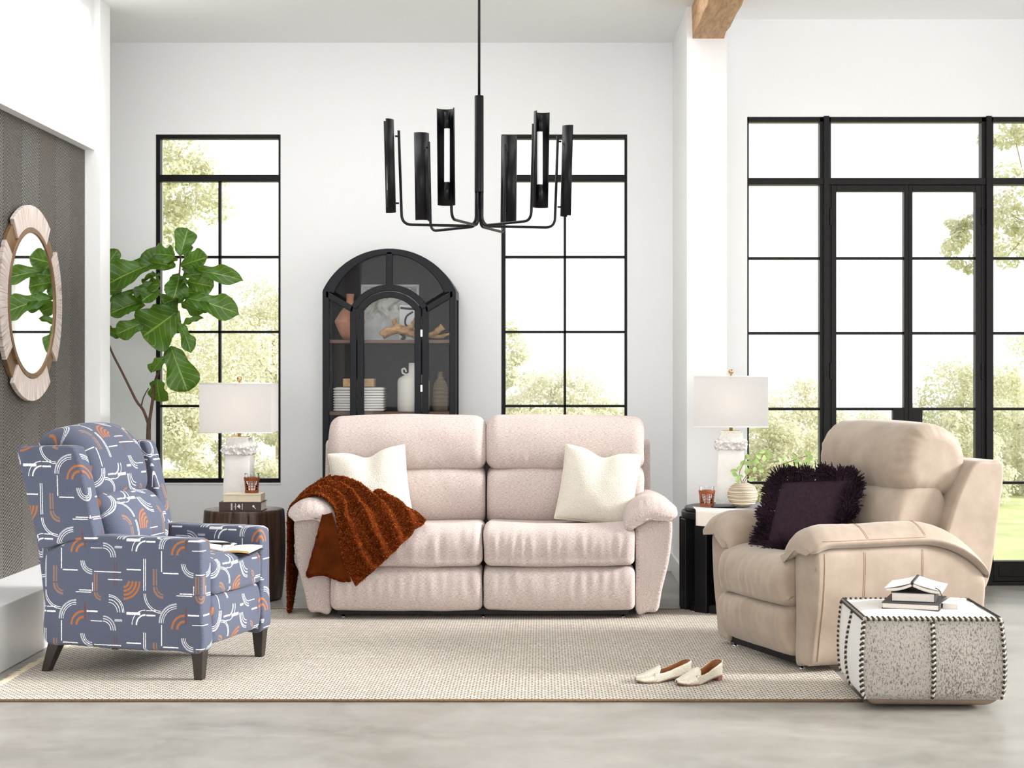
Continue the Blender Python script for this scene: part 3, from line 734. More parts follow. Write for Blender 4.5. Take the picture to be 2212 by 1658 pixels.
for lab, px, py, rx, ry, Y in (('pale rounded shrub low in the left window beside the fig', 375, 990, 130, 165, 17), ('light hedge shrub behind the left table lamp', 575, 975, 130, 190, 19),
                               ('pale hedge shrub behind the sofa in the middle window', 1215, 965, 190, 110, 20), ('pale hedge low behind the right lamp and vase', 1690, 1015, 130, 160, 17),
                               ('low hedge shrub behind the left door leaf', 1880, 1020, 110, 150, 19), ('pale hedge shrub behind the right door leaf', 2085, 1000, 115, 165, 17.5), ('hedge shrub beyond the lawn at the far right', 2260, 985, 130, 170, 19)):
    tree('garden_shrub', lab, px, py, rx, ry, Y, 7000, trunk=False, cat='shrub', nclump=60, group=SG, leafpx=10.5)
# ------------------------------------------------------------------ reclining seating (sofa and armchair)
def cush_wrinkle(amp, freq, axis, zc, zr, seed=0, diramt=(0, -1, 0)):
    r_ = np.random.default_rng(seed); ph = r_.uniform(0, 6.28, 6); fr = freq*r_.uniform(.55, 1.6, 6)
    def f(V):
        x = V[:, axis]; w_ = sum(np.sin(x*a+b+2.0*np.sin(V[:, 2]*9+b)) for a, b in zip(fr, ph))/3
        env = np.exp(-((V[:, 2]-zc)/zr)**2)
        return V+(amp*w_*env)[:, None]*np.array(diramt)
    return f
def chain(*fs):
    def f(V):
        for g in fs: V = g(V)
        return V
    return f
def lump(amp, sc, seed=0):
    def f(V):
        n = np.stack([vnoise(V*sc+seed+k*17.3) for k in range(3)], 1); return V+n*amp
    return f
def recliner(name, label, cat, loc, rz, n, fab, seatw, arm_in, out_top, out_bot, headw, shellw, P, wr=1.0, baseX=None):
    root = thing(name, label, cat, loc, rz)
    for i in range(n):
        xc = (i-(n-1)/2)*seatw
        sag = lambda V, xc=xc: V+np.stack([np.zeros(len(V)), np.zeros(len(V)), -.022*np.cos((V[:, 0]-xc)/seatw*math.pi)*(V[:, 2] > .38)*np.exp(-((V[:, 1]-.22)/.25)**2)], 1)
        pcush('seat_cushion', P['seat'], seatw-.008, .035, fab, root, off=xc, puff=.006, nx=70, M=110,
              deform=chain(sag, cush_wrinkle(.0032*wr, 95, 0, .37, .09, 3+i), lump(.004, 9, i)))
        pcush('leg_rest', P['leg'], seatw-.008, .03, fab, root, off=xc, puff=.006, nx=70, M=100,
              deform=chain(cush_wrinkle(.0024*wr, 80, 0, .22, .10, 9+i), lump(.003, 8, i+4)))
    for i in range(n):
        hw = headw/n; xc = (i-(n-1)/2)*hw
        pcush('lumbar_cushion', P['lumbar'], hw-.006, P.get('lumr', .05), fab, root, off=xc, puff=.01, nx=60, M=90,
              deform=chain(cush_wrinkle(.0016*wr, 70, 0, .70, .05, 20+i), lump(.005, 7, i+8)))
        pcush('head_cushion', P['head'], hw+.002, .062, fab, root, off=xc, puff=.012, nx=70, M=100,
              deform=chain(cush_wrinkle(.003*wr, 75, 0, .75, .045, 30+i), P.get('headdef', lambda V: V), lump(.006, 6, i+12)))
    pcush('back_shell', P['shell'], shellw, .016, fab, root, nx=30, M=80)
    for sg in (-1, 1):
        ai, ot, ob = arm_in, out_top, out_bot; D = P['armlen']
        body = [(ai, .035), (ai, .25), (ai, .50), ((ai+ot)/2-.02, .545), (ot-.035, .525), (ot-.012, .47), ((ot*.65+ob*.35), .30), (ob+.012, .14), (ob-.01, .04), ((ai+ob)/2, .03)]
        pad = [(ai-.055, .468), (ai-.045, .535), (ai+.01, .590), (ai+.085, .612), (ai+(ot-ai)*.75, .598), (ot+.006, .562), (ot+.014, .540), (ot-.018, .520), ((ai+ot)/2+.02, .525), (ai+.03, .50)]
        def rear(V):
            y = V[:, 1]; t = np.clip((y-P['rear'])/P['rearR'], 0, .985); drop = P['rearR']*(1-np.sqrt(1-t*t))
            f = np.clip((np.clip(y-.0, None, .09)-.09)/.12, -1, 0); drop = drop+.045*f*f*(V[:, 2] > .44)
            return np.stack([V[:, 0], V[:, 1], np.where(V[:, 2] > .05, .03+(V[:, 2]-.03)*(.57-drop)/.57, V[:, 2])], 1)
        def ruche(V, sg=sg):
            y = V[:, 1]; e = np.exp(-((y+.01)/.075)**2)
            w_ = np.sin(V[:, 0]*175+sg)*.6+np.sin(V[:, 0]*97+1.3)*.6
            e2 = np.exp(-((V[:, 2]-.575)/.05)**2)*.35
            w2 = np.sin(y*120+V[:, 0]*30)
            return V+np.stack([0*y, 0*y, .0017*wr*w_*e+.0014*wr*w2*e2], 1)
        for nm, pr, r_, y0, y1 in (('arm', body, .018, .012, D), ('arm_pad', pad, .040, -.028, D+.012)):
            C = [(sg*a, c) for a, c in pr]
            pcush(nm, C, y1-y0, r_, fab, root, axis='y', off=(y0+y1)/2, nx=70, M=96,
                  deform=chain(lump(.003, 6, sg+3), ruche, rear) if nm == 'arm_pad' else chain(rear, lump(.003, 5, sg)))
    bx = baseX or (arm_in-.02)
    bs = MB().box(-bx, bx, .03, .06, .018, .05).box(-bx, bx, .62, .66, .018, .05).box(-bx, -bx+.03, .06, .62, .018, .05).box(bx-.03, bx, .06, .62, .018, .05).build('base_frame', M['black'], root)
    for x in ([-bx+.03, 0, bx-.03] if n > 1 else [-bx+.03, bx-.03]):
        for y in (.045, .64):
            lathe('glide', [(.012, 0), (.014, .004), (.006, .006), (.006, .02)], M['chrome'], root, 12, (x, y, 0))
    return root
PS = dict(seat=[(.0, .268), (-.034, .31), (-.036, .40), (.0, .458), (.10, .482), (.28, .468), (.52, .45), (.56, .38), (.53, .29), (.28, .265)],
          leg=[(.0, .045), (-.032, .08), (-.040, .16), (-.022, .235), (.03, .264), (.13, .262), (.16, .15), (.13, .045)],
          lumbar=[(.50, .43), (.425, .50), (.41, .60), (.435, .70), (.50, .735), (.60, .73), (.66, .58), (.62, .43)],
          head=[(.52, .722), (.45, .745), (.43, .82), (.455, .925), (.53, 1.0), (.62, 1.0), (.70, .94), (.73, .82), (.68, .73)],
          shell=[(.70, .10), (.69, .45), (.72, .80), (.745, .865), (.86, .868), (.90, .82), (.88, .45), (.85, .10)],
          armlen=.80, rear=.60, rearR=.42)
sofa = recliner('reclining_sofa', 'blush heathered two-seat reclining sofa in front of the black cabinet', 'sofa', (-.297, 8.075, .008), 0, 2, M['sofa'],
                .772, .775, .972, .895, 1.70, 1.79, PS, 1.0, .74)
def hd(V):     # leather head roll: ends pulled in with pleats
    x = V[:, 0]; e = np.clip((np.abs(x)-.27)/.1, 0, 1); c = np.array([.65, .87])
    p = np.arctan2(V[:, 2]-c[1], V[:, 1]-c[0]); w_ = (np.sin(p*23+2.5*vnoise(V*9))*.6+vnoise(np.stack([p*7, x*6, 0*x], 1)))*.0042*e
    d = np.stack([0*x, np.cos(p), np.sin(p)], 1)
    return V+d*w_[:, None]
PC = dict(seat=[(.0, .262), (-.045, .31), (-.05, .39), (-.01, .452), (.10, .478), (.28, .462), (.50, .44), (.54, .38), (.52, .29), (.28, .262)],
          leg=[(.02, .055), (-.022, .085), (-.046, .16), (-.04, .235), (.02, .262), (.13, .26), (.16, .15), (.13, .055)],
          lumbar=[(.51, .43), (.455, .50), (.440, .60), (.475, .71), (.55, .755), (.67, .745), (.72, .58), (.66, .43)],
          head=[(.60, .722), (.515, .742), (.48, .83), (.50, .94), (.575, 1.012), (.675, 1.01), (.77, .95), (.80, .83), (.76, .735)],
          shell=[(.60, .36), (.63, .52), (.70, .72), (.775, .85), (.86, .862), (.925, .84), (.90, .62), (.845, .33), (.74, .30)],
          armlen=.80, rear=.47, rearR=.40, headdef=hd, lumr=.035)
chair = recliner('recliner_armchair', 'tan leather recliner armchair with a plum pillow, angled left', 'armchair', (.943, 6.969, .008), math.radians(-69.3), 1, M['leather'],
                   .60, .30, .492, .425, .72, .86, PC, 1.0, .33)
chair.scale = (1, 1.05, 1)
# stitched seams on the leather recliner
def seam(P, parent=chair): return tube('seam', cr(P, 8), .0016, M['seam'], parent, 5)
prt = {}
for o in chair.children: prt.setdefault(o.name.split('.')[0], []).append(o)
for x in (-.10, .10):
    seam_on(prt['lumbar_cushion'][0], [(x, .4, .50), (x, .4, .70)], (0, 1, 0))
for o in prt['arm']:
    sg = 1 if sum(v.co.x for v in o.data.vertices) > 0 else -1
    for y in (.225, .232, .49, .497): seam_on(o, [(sg*.4, y, .06), (sg*.4, y, .50)], (-sg, 0, 0), .001)
    seam_on(o, [(sg*.4, .048, .05), (sg*.4, .048, .50)], (-sg, 0, 0), .0022)
for o in prt['arm_pad']:
    sg = 1 if sum(v.co.x for v in o.data.vertices) > 0 else -1
    seam_on(o, [(sg*.4, .03, .553), (sg*.4, .50, .556)], (-sg, 0, 0), .0016, None, .0004, 40)
    for y in (.225, .232, .49, .497): seam_on(o, [(sg*.32, y, .55), (sg*.50, y, .55)], (0, 0, -1), .001)
# ------------------------------------------------------------------ patterned wing recliner
wing = thing('wing_recliner', 'blue wingback recliner chair with white and rust line pattern', 'armchair', (-1.311, 6.74, .008), math.radians(74.3))
fb = M['blue']; HW = .318; AT = .088
def sidef(V): return np.stack([V[:, 1]+.31*np.sign(V[:, 0]), V[:, 2]], 1)
def frontf(V): return np.stack([V[:, 0]+V[:, 1]*.0+.13, V[:, 2]+.05], 1)
def boxf(V):   # side panels: depth/height on the flanks, width/height on the narrow front and top
    return np.stack([V[:, 1]*1.0+(V[:, 0])*1.0, V[:, 2]-.0*V[:, 1]], 1)
for sg in (-1, 1):
    prof = [(-.028, .122), (-.030, .30), (-.028, .535), (-.012, .566), (.03, .572), (.30, .574), (.42, .576), (.54, .560), (.65, .515), (.69, .48), (.692, .30), (.69, .13), (.55, .118), (.30, .112), (.10, .116)]
    pcush('arm', prof, AT, .014, fb, wing, off=sg*(HW-AT/2), nx=6, M=140, flat=boxf)
    # padded wing, leaning back
    wp = [(.452, .548), (.47, .66), (.50, .80), (.535, .915), (.565, .940), (.68, .940), (.795, .932), (.812, .905), (.775, .75), (.735, .60), (.70, .515), (.62, .535), (.54, .552)]
    def spread(V, sg=sg): return V+np.stack([sg*.02*(V[:, 2]-.52), 0*V[:, 0], 0*V[:, 0]], 1)
    pcush('wing', wp, .085, .012, fb, wing, off=sg*(HW-.036), nx=6, M=120, flat=boxf, deform=spread)
    pts = [(sg*(HW+.0075), .455, .56), (sg*(HW+.009), .50, .80), (sg*(HW+.011), .54, .918), (sg*(HW+.011), .58, .938), (sg*(HW+.012), .79, .932)]
IW = HW-AT
seatp = [(-.015, .335), (-.035, .36), (-.036, .43), (-.012, .470), (.08, .482), (.30, .472), (.48, .46), (.50, .40), (.48, .335), (.2, .33)]
pcush('seat_cushion', seatp, 2*IW-.004, .03, fb, wing, puff=.006, nx=34, M=90, deform=lump(.004, 7, 2))
legp = [(-.005, .135), (-.030, .16), (-.034, .24), (-.022, .315), (.01, .332), (.12, .33), (.14, .2), (.12, .135)]
pcush('leg_rest', legp, 2*IW-.004, .025, fb, wing, puff=.005, nx=34, M=80, deform=lump(.003, 7, 5))
def lean(V): return V
pcush('lumbar_cushion', [(.48, .45), (.415, .50), (.400, .58), (.44, .675), (.51, .725), (.60, .72), (.65, .58), (.60, .45)], .47, .06, fb, wing, puff=.016, nx=34, M=90,
      deform=chain(cush_wrinkle(.003, 60, 0, .70, .04, 5), lump(.006, 7, 3)))
pcush('head_cushion', [(.59, .705), (.51, .735), (.51, .83), (.555, .935), (.63, 1.0), (.70, 1.01), (.79, .97), (.82, .86), (.78, .72)], .47, .070, fb, wing, puff=.016, nx=34, M=100,
      deform=chain(cush_wrinkle(.0025, 60, 0, .73, .04, 8), lump(.006, 6, 6)))
pcush('back_shell', [(.56, .20), (.62, .55), (.72, .85), (.79, .92), (.845, .905), (.76, .55), (.695, .20)], 2*HW-.06, .03, fb, wing, nx=10, M=70)
box('seat_base', -IW, IW, .0, .68, .14, .33, M['black'], wing)
for sg in (-1, 1):
    for y, dy in ((.0, .0), (.655, .05)):
        x = sg*(HW-.042); t, b_ = .027, .017
        P4 = lambda cx, cy, h, z: [(cx-h, cy-h, z), (cx+h, cy-h, z), (cx+h, cy+h, z), (cx-h, cy+h, z)]
        MB().add(P4(x, y, t, .128)+P4(x, y+dy, b_, 0), [(0, 1, 2, 3), (7, 6, 5, 4)]+[(i, i+4, (i+1) % 4+4, (i+1) % 4) for i in range(4)]).build('leg', M['espresso'], wing, .003)
# ------------------------------------------------------------------ rug
RX0, RX1, RY0, RY1, RT = -2.15, 1.22, 6.07, 8.40, .008
rug = thing('area_rug', 'large woven jute area rug with fringe under the seating', 'rug')
def rug_deform(n=60):
    xs = np.linspace(RX0, RX1, n)
    return xs
b = MB().box(RX0, RX1, RY0, RY1, 0, RT)
b.build('weave', M['rug'], rug)
tube('edge_binding', [(RX0, RY0, .005), (RX1, RY0, .005)], .006, M['rug_edge'], rug, 6)
tube('edge_binding', [(RX0, RY1, .005), (RX1, RY1, .005)], .006, M['rug_edge'], rug, 6)
V, F = [], []
rg = random.Random(3)
for k in range(230):
    y = RY0+.01+(RY1-RY0-.02)*k/229+rg.uniform(-.003, .003); L = rg.uniform(.03, .055); dy = rg.uniform(-.02, .02)
    v2, f2 = tubeVF([(RX0+.004, y, .006), (RX0-L*.5, y+dy*.5, .007), (RX0-L, y+dy, .003)], [.0035, .0035, .0015], 4)
    F += [tuple(t+len(V) for t in f) for f in f2]; V += list(v2)
fr = mesh('fringe', V, F, M['fringe'], rug); fr['kind'] = 'stuff'

# ------------------------------------------------------------------ pillows
def pillow_fn(wd, hd_, T, chop=0, side=1, seed=0):
    def f(U, Vv):
        u = 2*U-1; v = 2*Vv-1
        x = wd/2*u*(1-.045*(1-v*v)); z = hd_/2*v*(1-.045*(1-u*u))
        t = T/2*((1-u**2).clip(0)**.42)*((1-v**2).clip(0)**.42)
        c = np.exp(-(u/.34)**2)*((v+1)/2).clip(0)**2.4
        z = z-chop*c; t = t*(1-.45*c*(chop > 0))
        P = np.stack([x, -side*t, z], 1)
        n = vnoise(P*7+seed)*.006+vnoise(P*15+seed)*.0025
        P[:, 1] += -side*n*((1-u*u)*(1-v*v)).clip(0, 1)
        return P
    return f
def pillow(name, label, loc, rot, wd, hd_, T, mat, chop=0, piping=None, seed=0):
    r = thing(name, label, 'pillow', loc); r.rotation_euler = tuple(math.radians(a) for a in rot)
    n = 44; g1 = pillow_fn(wd, hd_, T, chop, 1, seed); g2 = pillow_fn(wd, hd_, T, chop, -1, seed+5)
    u, v = np.meshgrid(np.linspace(0, 1, n), np.linspace(0, 1, n), indexing='ij'); u = u.ravel(); v = v.ravel()
    u = .5-.5*np.cos(math.pi*u); v = .5-.5*np.cos(math.pi*v)
    V = np.vstack([g1(u, v), g2(u, v)]); F = []
    for s in (0, 1):
        for i in range(n-1):
            for j in range(n-1):
                q = [i*n+j, (i+1)*n+j, (i+1)*n+j+1, i*n+j+1]; F.append(tuple(t+s*n*n for t in (q if s == 0 else q[::-1])))
    o = mesh('cover', V, F, mat, r, True, recalc=False)
    B = bmesh.new(); B.from_mesh(o.data); bmesh.ops.remove_doubles(B, verts=B.verts, dist=.0004); bmesh.ops.recalc_face_normals(B, faces=B.faces); B.to_mesh(o.data); B.free()
    for p in o.data.polygons: p.use_smooth = True
    t = np.linspace(0, 1, 40); z0 = np.zeros(40); o1 = np.ones(40)
    edge = np.vstack([g1(t, z0)[:-1], g1(o1, t)[:-1], g1(t[::-1], o1)[:-1], g1(z0, t[::-1])[:-1]]); edge[:, 1] = 0
    if piping: tube('piping', edge, .0042, piping, r, 6, closed=True)
    return r, edge
pillow('throw_pillow', 'cream boucle pillow on the sofa beside the rust throw', (-.90, 8.400, .652), (-14, -7, 4), .405, .40, .17, M['boucle'], .038, M['piping'], 1)
pillow('throw_pillow', 'cream boucle pillow at the sofa arm nearest the tan recliner', (.298, 8.405, .652), (-14, 8, -5), .405, .40, .17, M['boucle'], .038, M['piping'], 4)
pp, edge = pillow('tasselled_pillow', 'plum pillow with yarn tassel trim on the tan recliner', (1.185, 7.10, .622), (-30, -4, -40), .345, .325, .15, M['plum'], 0, None, 9)
V, F = [], []; rg = random.Random(5)
NT = 38; ed, _ = resample(np.vstack([edge, edge[:1]]), NT+1)
for i in range(NT):
    p = Vector(ed[i]); t = Vector(ed[i+1])-p
    out = Vector((p.x/.18, 0, p.z/.17)); m_ = max(abs(out.x), abs(out.z)); nrm = Vector((out.x if abs(out.x) > .85*m_ else 0, 0, out.z if abs(out.z) > .85*m_ else 0)).normalized()
    L = rg.uniform(.072, .100); fl = Vector((rg.gauss(0, .5), rg.choice((-1.1, -.8, -.4, .2)), rg.gauss(0, .5)))
    for k in range(85):
        q0 = p+t*rg.uniform(.1, .9)+Vector((0, rg.uniform(-.006, .006), 0))
        j = Vector((rg.gauss(0, .26), rg.gauss(0, .26), rg.gauss(0, .26)))
        d1 = (nrm+fl*.35+j).normalized(); d2 = (nrm*.7+fl+j*1.7).normalized(); l = L*rg.uniform(.8, 1.05)
        q1 = q0+d1*l*.35; q2 = q1+(d1+d2).normalized()*l*.35; q3 = q2+d2*l*.33
        v2, f2 = tubeVF([q0, q1, q2, q3], [.0022, .0027, .0027, .0020], 3, False)
        F += [tuple(a+len(V) for a in f) for f in f2]; V += list(v2)
tf = mesh('tassel_trim', V, F, M['plum_tassel'], pp, True, recalc=False); tf['kind'] = 'stuff'

# ------------------------------------------------------------------ rust throw over the sofa arm
thr = thing('fur_throw', 'rust faux fur throw blanket draped over the left sofa arm', 'blanket')
ST = [  # (left, middle, right) control points from the floor outside, over the arm, to the seat front
    [(-1.292, 8.22, .030), (-1.292, 8.34, .030), (-1.288, 8.46, .20)],
    [(-1.305, 8.27, .18), (-1.308, 8.38, .20), (-1.312, 8.48, .28)],
    [(-1.304, 8.28, .42), (-1.306, 8.39, .44), (-1.308, 8.50, .46)],
    [(-1.298, 8.27, .530), (-1.298, 8.39, .54), (-1.298, 8.50, .55)],
    [(-1.245, 8.18, .588), (-1.245, 8.33, .600), (-1.240, 8.49, .620)],
    [(-1.140, 8.110, .622), (-1.115, 8.29, .655), (-1.080, 8.46, .688)],
    [(-1.062, 8.065, .570), (-1.000, 8.24, .625), (-.925, 8.42, .645)],
    [(-1.028, 8.020, .475), (-.935, 8.15, .575), (-.815, 8.35, .590)],
    [(-.995, 8.000, .372), (-.875, 8.055, .530), (-.710, 8.26, .548)],
    [(-.962, 7.990, .280), (-.820, 8.002, .452), (-.640, 8.17, .525)],
    [(-.922, 7.984, .190), (-.748, 7.985, .345), (-.578, 8.06, .498)]]
ST = np.array(ST); U3 = np.array([0, .5, 1.0])
rows = np.stack([cr(ST[:, k], 10) for k in range(3)], 1)     # (R,3,3)
def throw_fn(U, Vv):
    r = Vv*(len(rows)-1); i = np.minimum(r.astype(int), len(rows)-2); f = (r-i)[:, None]
    a = rows[i]*(1-f[:, :, None])+rows[i+1]*f[:, :, None]
    u = U[:, None]; P = a[:, 0]*(2*(u-.5)*(u-1))+a[:, 1]*(4*u*(1-u))+a[:, 2]*(2*u*(u-.5))
    return P
nu, nv = 150, 240
uu, vv = np.meshgrid(np.linspace(0, 1, nu), np.linspace(0, 1, nv), indexing='ij')
P = throw_fn(uu.ravel(), vv.ravel()).reshape(nu, nv, 3)
du = np.gradient(P, axis=0); dv = np.gradient(P, axis=1); N = np.cross(du, dv); N /= np.linalg.norm(N, axis=2)[..., None]+1e-9
if N[nu//2, int(nv*.6), 2] < 0: N = -N
fold = 1-np.abs(np.sin(uu*math.pi*4.3+.9+.9*np.sin(vv*5+uu*2)))**1.25; amp = np.clip((vv-.36)/.2, .08, 1)*(1-.15*vv)
D = .004+.050*fold*amp
Q = P.reshape(-1, 3); fur = vnoise(Q*60)*.5+vnoise(Q*120+9)*.35+vnoise(Q*220+3)*.25
D = D+fur.reshape(nu, nv)*.0075
edgef = np.minimum(np.minimum(uu, 1-uu)*8, np.minimum(vv, 1-vv)*14).clip(0, 1)
D = D*(.35+.65*edgef)+.010*(1-edgef)
P2 = P+N*D[..., None]
F = [(i*nv+j, (i+1)*nv+j, (i+1)*nv+j+1, i*nv+j+1) for i in range(nu-1) for j in range(nv-1)]
o = mesh('fur_face', P2.reshape(-1, 3), F, M['fur'], thr, True, recalc=False); solid(o, .012, 0)
# short curly pile standing on the face
V, F2 = [], []; rg2 = np.random.default_rng(11)
K = 42000; iu = rg2.integers(1, nu-1, K); iv = rg2.integers(1, nv-1, K)
base = P2[iu, iv]; nn = N[iu, iv]; tdir = rg2.normal(size=(K, 3))*.9+nn*.8; tdir /= np.linalg.norm(tdir, axis=1)[:, None]
sd_ = np.cross(tdir, rg2.normal(size=(K, 3))); sd_ /= np.linalg.norm(sd_, axis=1)[:, None]; ll = rg2.uniform(.008, .016, K)[:, None]
Vt = np.stack([base-sd_*.0016, base+sd_*.0016, base+tdir*ll*.6+sd_*.0018+nn*.002, base+tdir*ll*.6-sd_*.0018+nn*.002, base+tdir*ll-nn*.003], 1).reshape(-1, 3)
Ft = [(5*k, 5*k+1, 5*k+2, 5*k+3) for k in range(K)]+[(5*k+3, 5*k+2, 5*k+4) for k in range(K)]
pl = mesh('pile', Vt, Ft, M['fur_tip'], thr, True, recalc=False); pl['kind'] = 'stuff'
def lin(U, Vv):
    A = np.array([-1.095, 8.035, .535]); B_ = np.array([-1.05, 8.02, .55]); C = np.array([-1.172, 8.015, .232]); D_ = np.array([-.955, 7.992, .225])
    P = (A*(1-U[:, None])+B_*U[:, None])*(1-Vv[:, None])+(C*(1-U[:, None])+D_*U[:, None])*Vv[:, None]
    P[:, 1] -= .014*np.sin(U*math.pi*2.4+Vv*2)*Vv
    P[:, 2] += .012*np.sin(U*math.pi*1.7)*Vv
    return P
grid('lining', lin, 30, 30, M['velvet'], thr, thick=.008)
q = np.vstack([lin(np.zeros(20), np.linspace(0, 1, 20)), lin(np.linspace(0, 1, 20), np.ones(20))])
q = q+rg2.normal(size=q.shape)*.0012
tube('fur_hem', q, .0105, M['fur'], thr, 8)

# ------------------------------------------------------------------ cowhide pouf
pf = thing('cowhide_pouf', 'square cowhide pouf ottoman with black laced seams and books on top', 'ottoman', (1.455, 6.17, 0), math.radians(-1.5))
PH = .325
def psurf(a, b_, c):     # a,b in -1..1 across, c 0..1 up
    bul = .026*np.sin(np.pi*np.clip(c, 0, 1)**.9); tuck = -.045*(1-np.clip(c/.16, 0, 1))**2
    kx = .25+bul*(1-b_*b_*.55)+tuck; ky = .25+bul*(1-a*a*.55)+tuck
    return np.stack([a*kx, b_*ky, .012+PH*c], -1)
def pan(name, fn, mat, nu_=24, nv_=24):
    return grid(name, fn, nu_, nv_, mat, pf)
def topf(U, V_):
    a, b_ = 2*U-1, 2*V_-1; P = psurf(a, b_, np.ones_like(a)); P[:, 2] += .020*((1-a**2)*(1-b_**2)).clip(0)**.6+.004*vnoise(P*14); return P
pan('top_panel', topf, M['hide_white'], 34, 34)
bt = .085
for nm, mt_, fns in (('front_panel', M['hide_fleck'], [lambda U, V_, s=s: psurf((U-1 if s == 0 else U), -np.ones_like(U), bt+(1-bt)*V_) for s in (0, 1)]),
                     ('side_panel', M['hide_white'], [lambda U, V_, s=s: psurf(-np.ones_like(U), (U-1 if s == 0 else U), bt+(1-bt)*V_) for s in (0, 1)]),
                     ('side_panel', M['hide_white'], [lambda U, V_, s=s: psurf(np.ones_like(U), (U-1 if s == 0 else U), bt+(1-bt)*V_) for s in (0, 1)]),
                     ('back_panel', M['hide_white'], [lambda U, V_, s=s: psurf((U-1 if s == 0 else U), np.ones_like(U), bt+(1-bt)*V_) for s in (0, 1)])):
    for fn in fns: pan(nm, fn, mt_)
V = []; ring = []
for c in (0, .02, .05, bt, bt+.012):
    t = np.linspace(-1, 1, 25)[:-1]; o_ = np.ones(24)
    ringP = np.vstack([psurf(t, -o_, o_*c), psurf(o_, t, o_*c), psurf(-t, o_, o_*c), psurf(-o_, -t, o_*c)])
    ringP[:, :2] *= (1.0+.012*math.sin(c*60)); ring.append(ringP)
V = np.vstack(ring); F = loftF(5, 96)+[tuple(range(96))]
mesh('base_band', V, F, M['canvas'], pf)
stitch_me = None
def lace(fn, n, outd):
    global stitch_me
    t = np.linspace(0, 1, 60); P = fn(t); P = P+outd*.002
    tube('seam_welt', P, .0065, M['lace_pale'], pf, 6)
    ts = (np.arange(n)+.5)/n; C = fn(ts); Tn = fn(np.minimum(ts+.01, 1))-fn(np.maximum(ts-.01, 0))
    for k in range(n):
        tn = Vector(Tn[k]).normalized(); od = Vector(outd).normalized(); sd2 = tn.cross(od).normalized()
        if stitch_me is None:
            o = rbox('lace_stitch', (0, 0, 0), (.0115, .021, .010), .0035, M['lace'], pf, 1, 1); stitch_me = o.data
        else:
            o = bpy.data.objects.new('lace_stitch', stitch_me); COL.objects.link(o); o.parent = pf
        # slanted wrap over the welt
        ax_ = (tn*.78+sd2*-.62).normalized(); cr_ = od.cross(ax_).normalized()
        o.matrix_local = Matrix.Translation(Vector(C[k])+od*.0035) @ Matrix((( ax_.x, cr_.x, od.x, 0), (ax_.y, cr_.y, od.y, 0), (ax_.z, cr_.z, od.z, 0), (0, 0, 0, 1)))
one = lambda t: np.ones_like(t)
lace(lambda t: psurf(2*t-1, -one(t), one(t)), 25, np.array([0, -.7, .7]))
lace(lambda t: psurf(-one(t), 2*t-1, one(t)), 25, np.array([-.7, 0, .7]))
lace(lambda t: psurf(one(t), 2*t-1, one(t)), 25, np.array([.7, 0, .7]))
lace(lambda t: psurf(2*t-1, one(t), one(t)), 25, np.array([0, .7, .7]))
vert = lambda a, b_: (lambda t: psurf(a*one(t), b_*one(t), bt+.01+(.98-bt)*t))
for a, b_ in ((-1, -1), (0, -1), (1, -1), (-1, 0), (1, 0), (-1, 1), (1, 1)): lace(vert(a, b_), 15, np.array([a*.7 if b_ else a, b_*1.0 if a == 0 else b_*.7, 0], float))

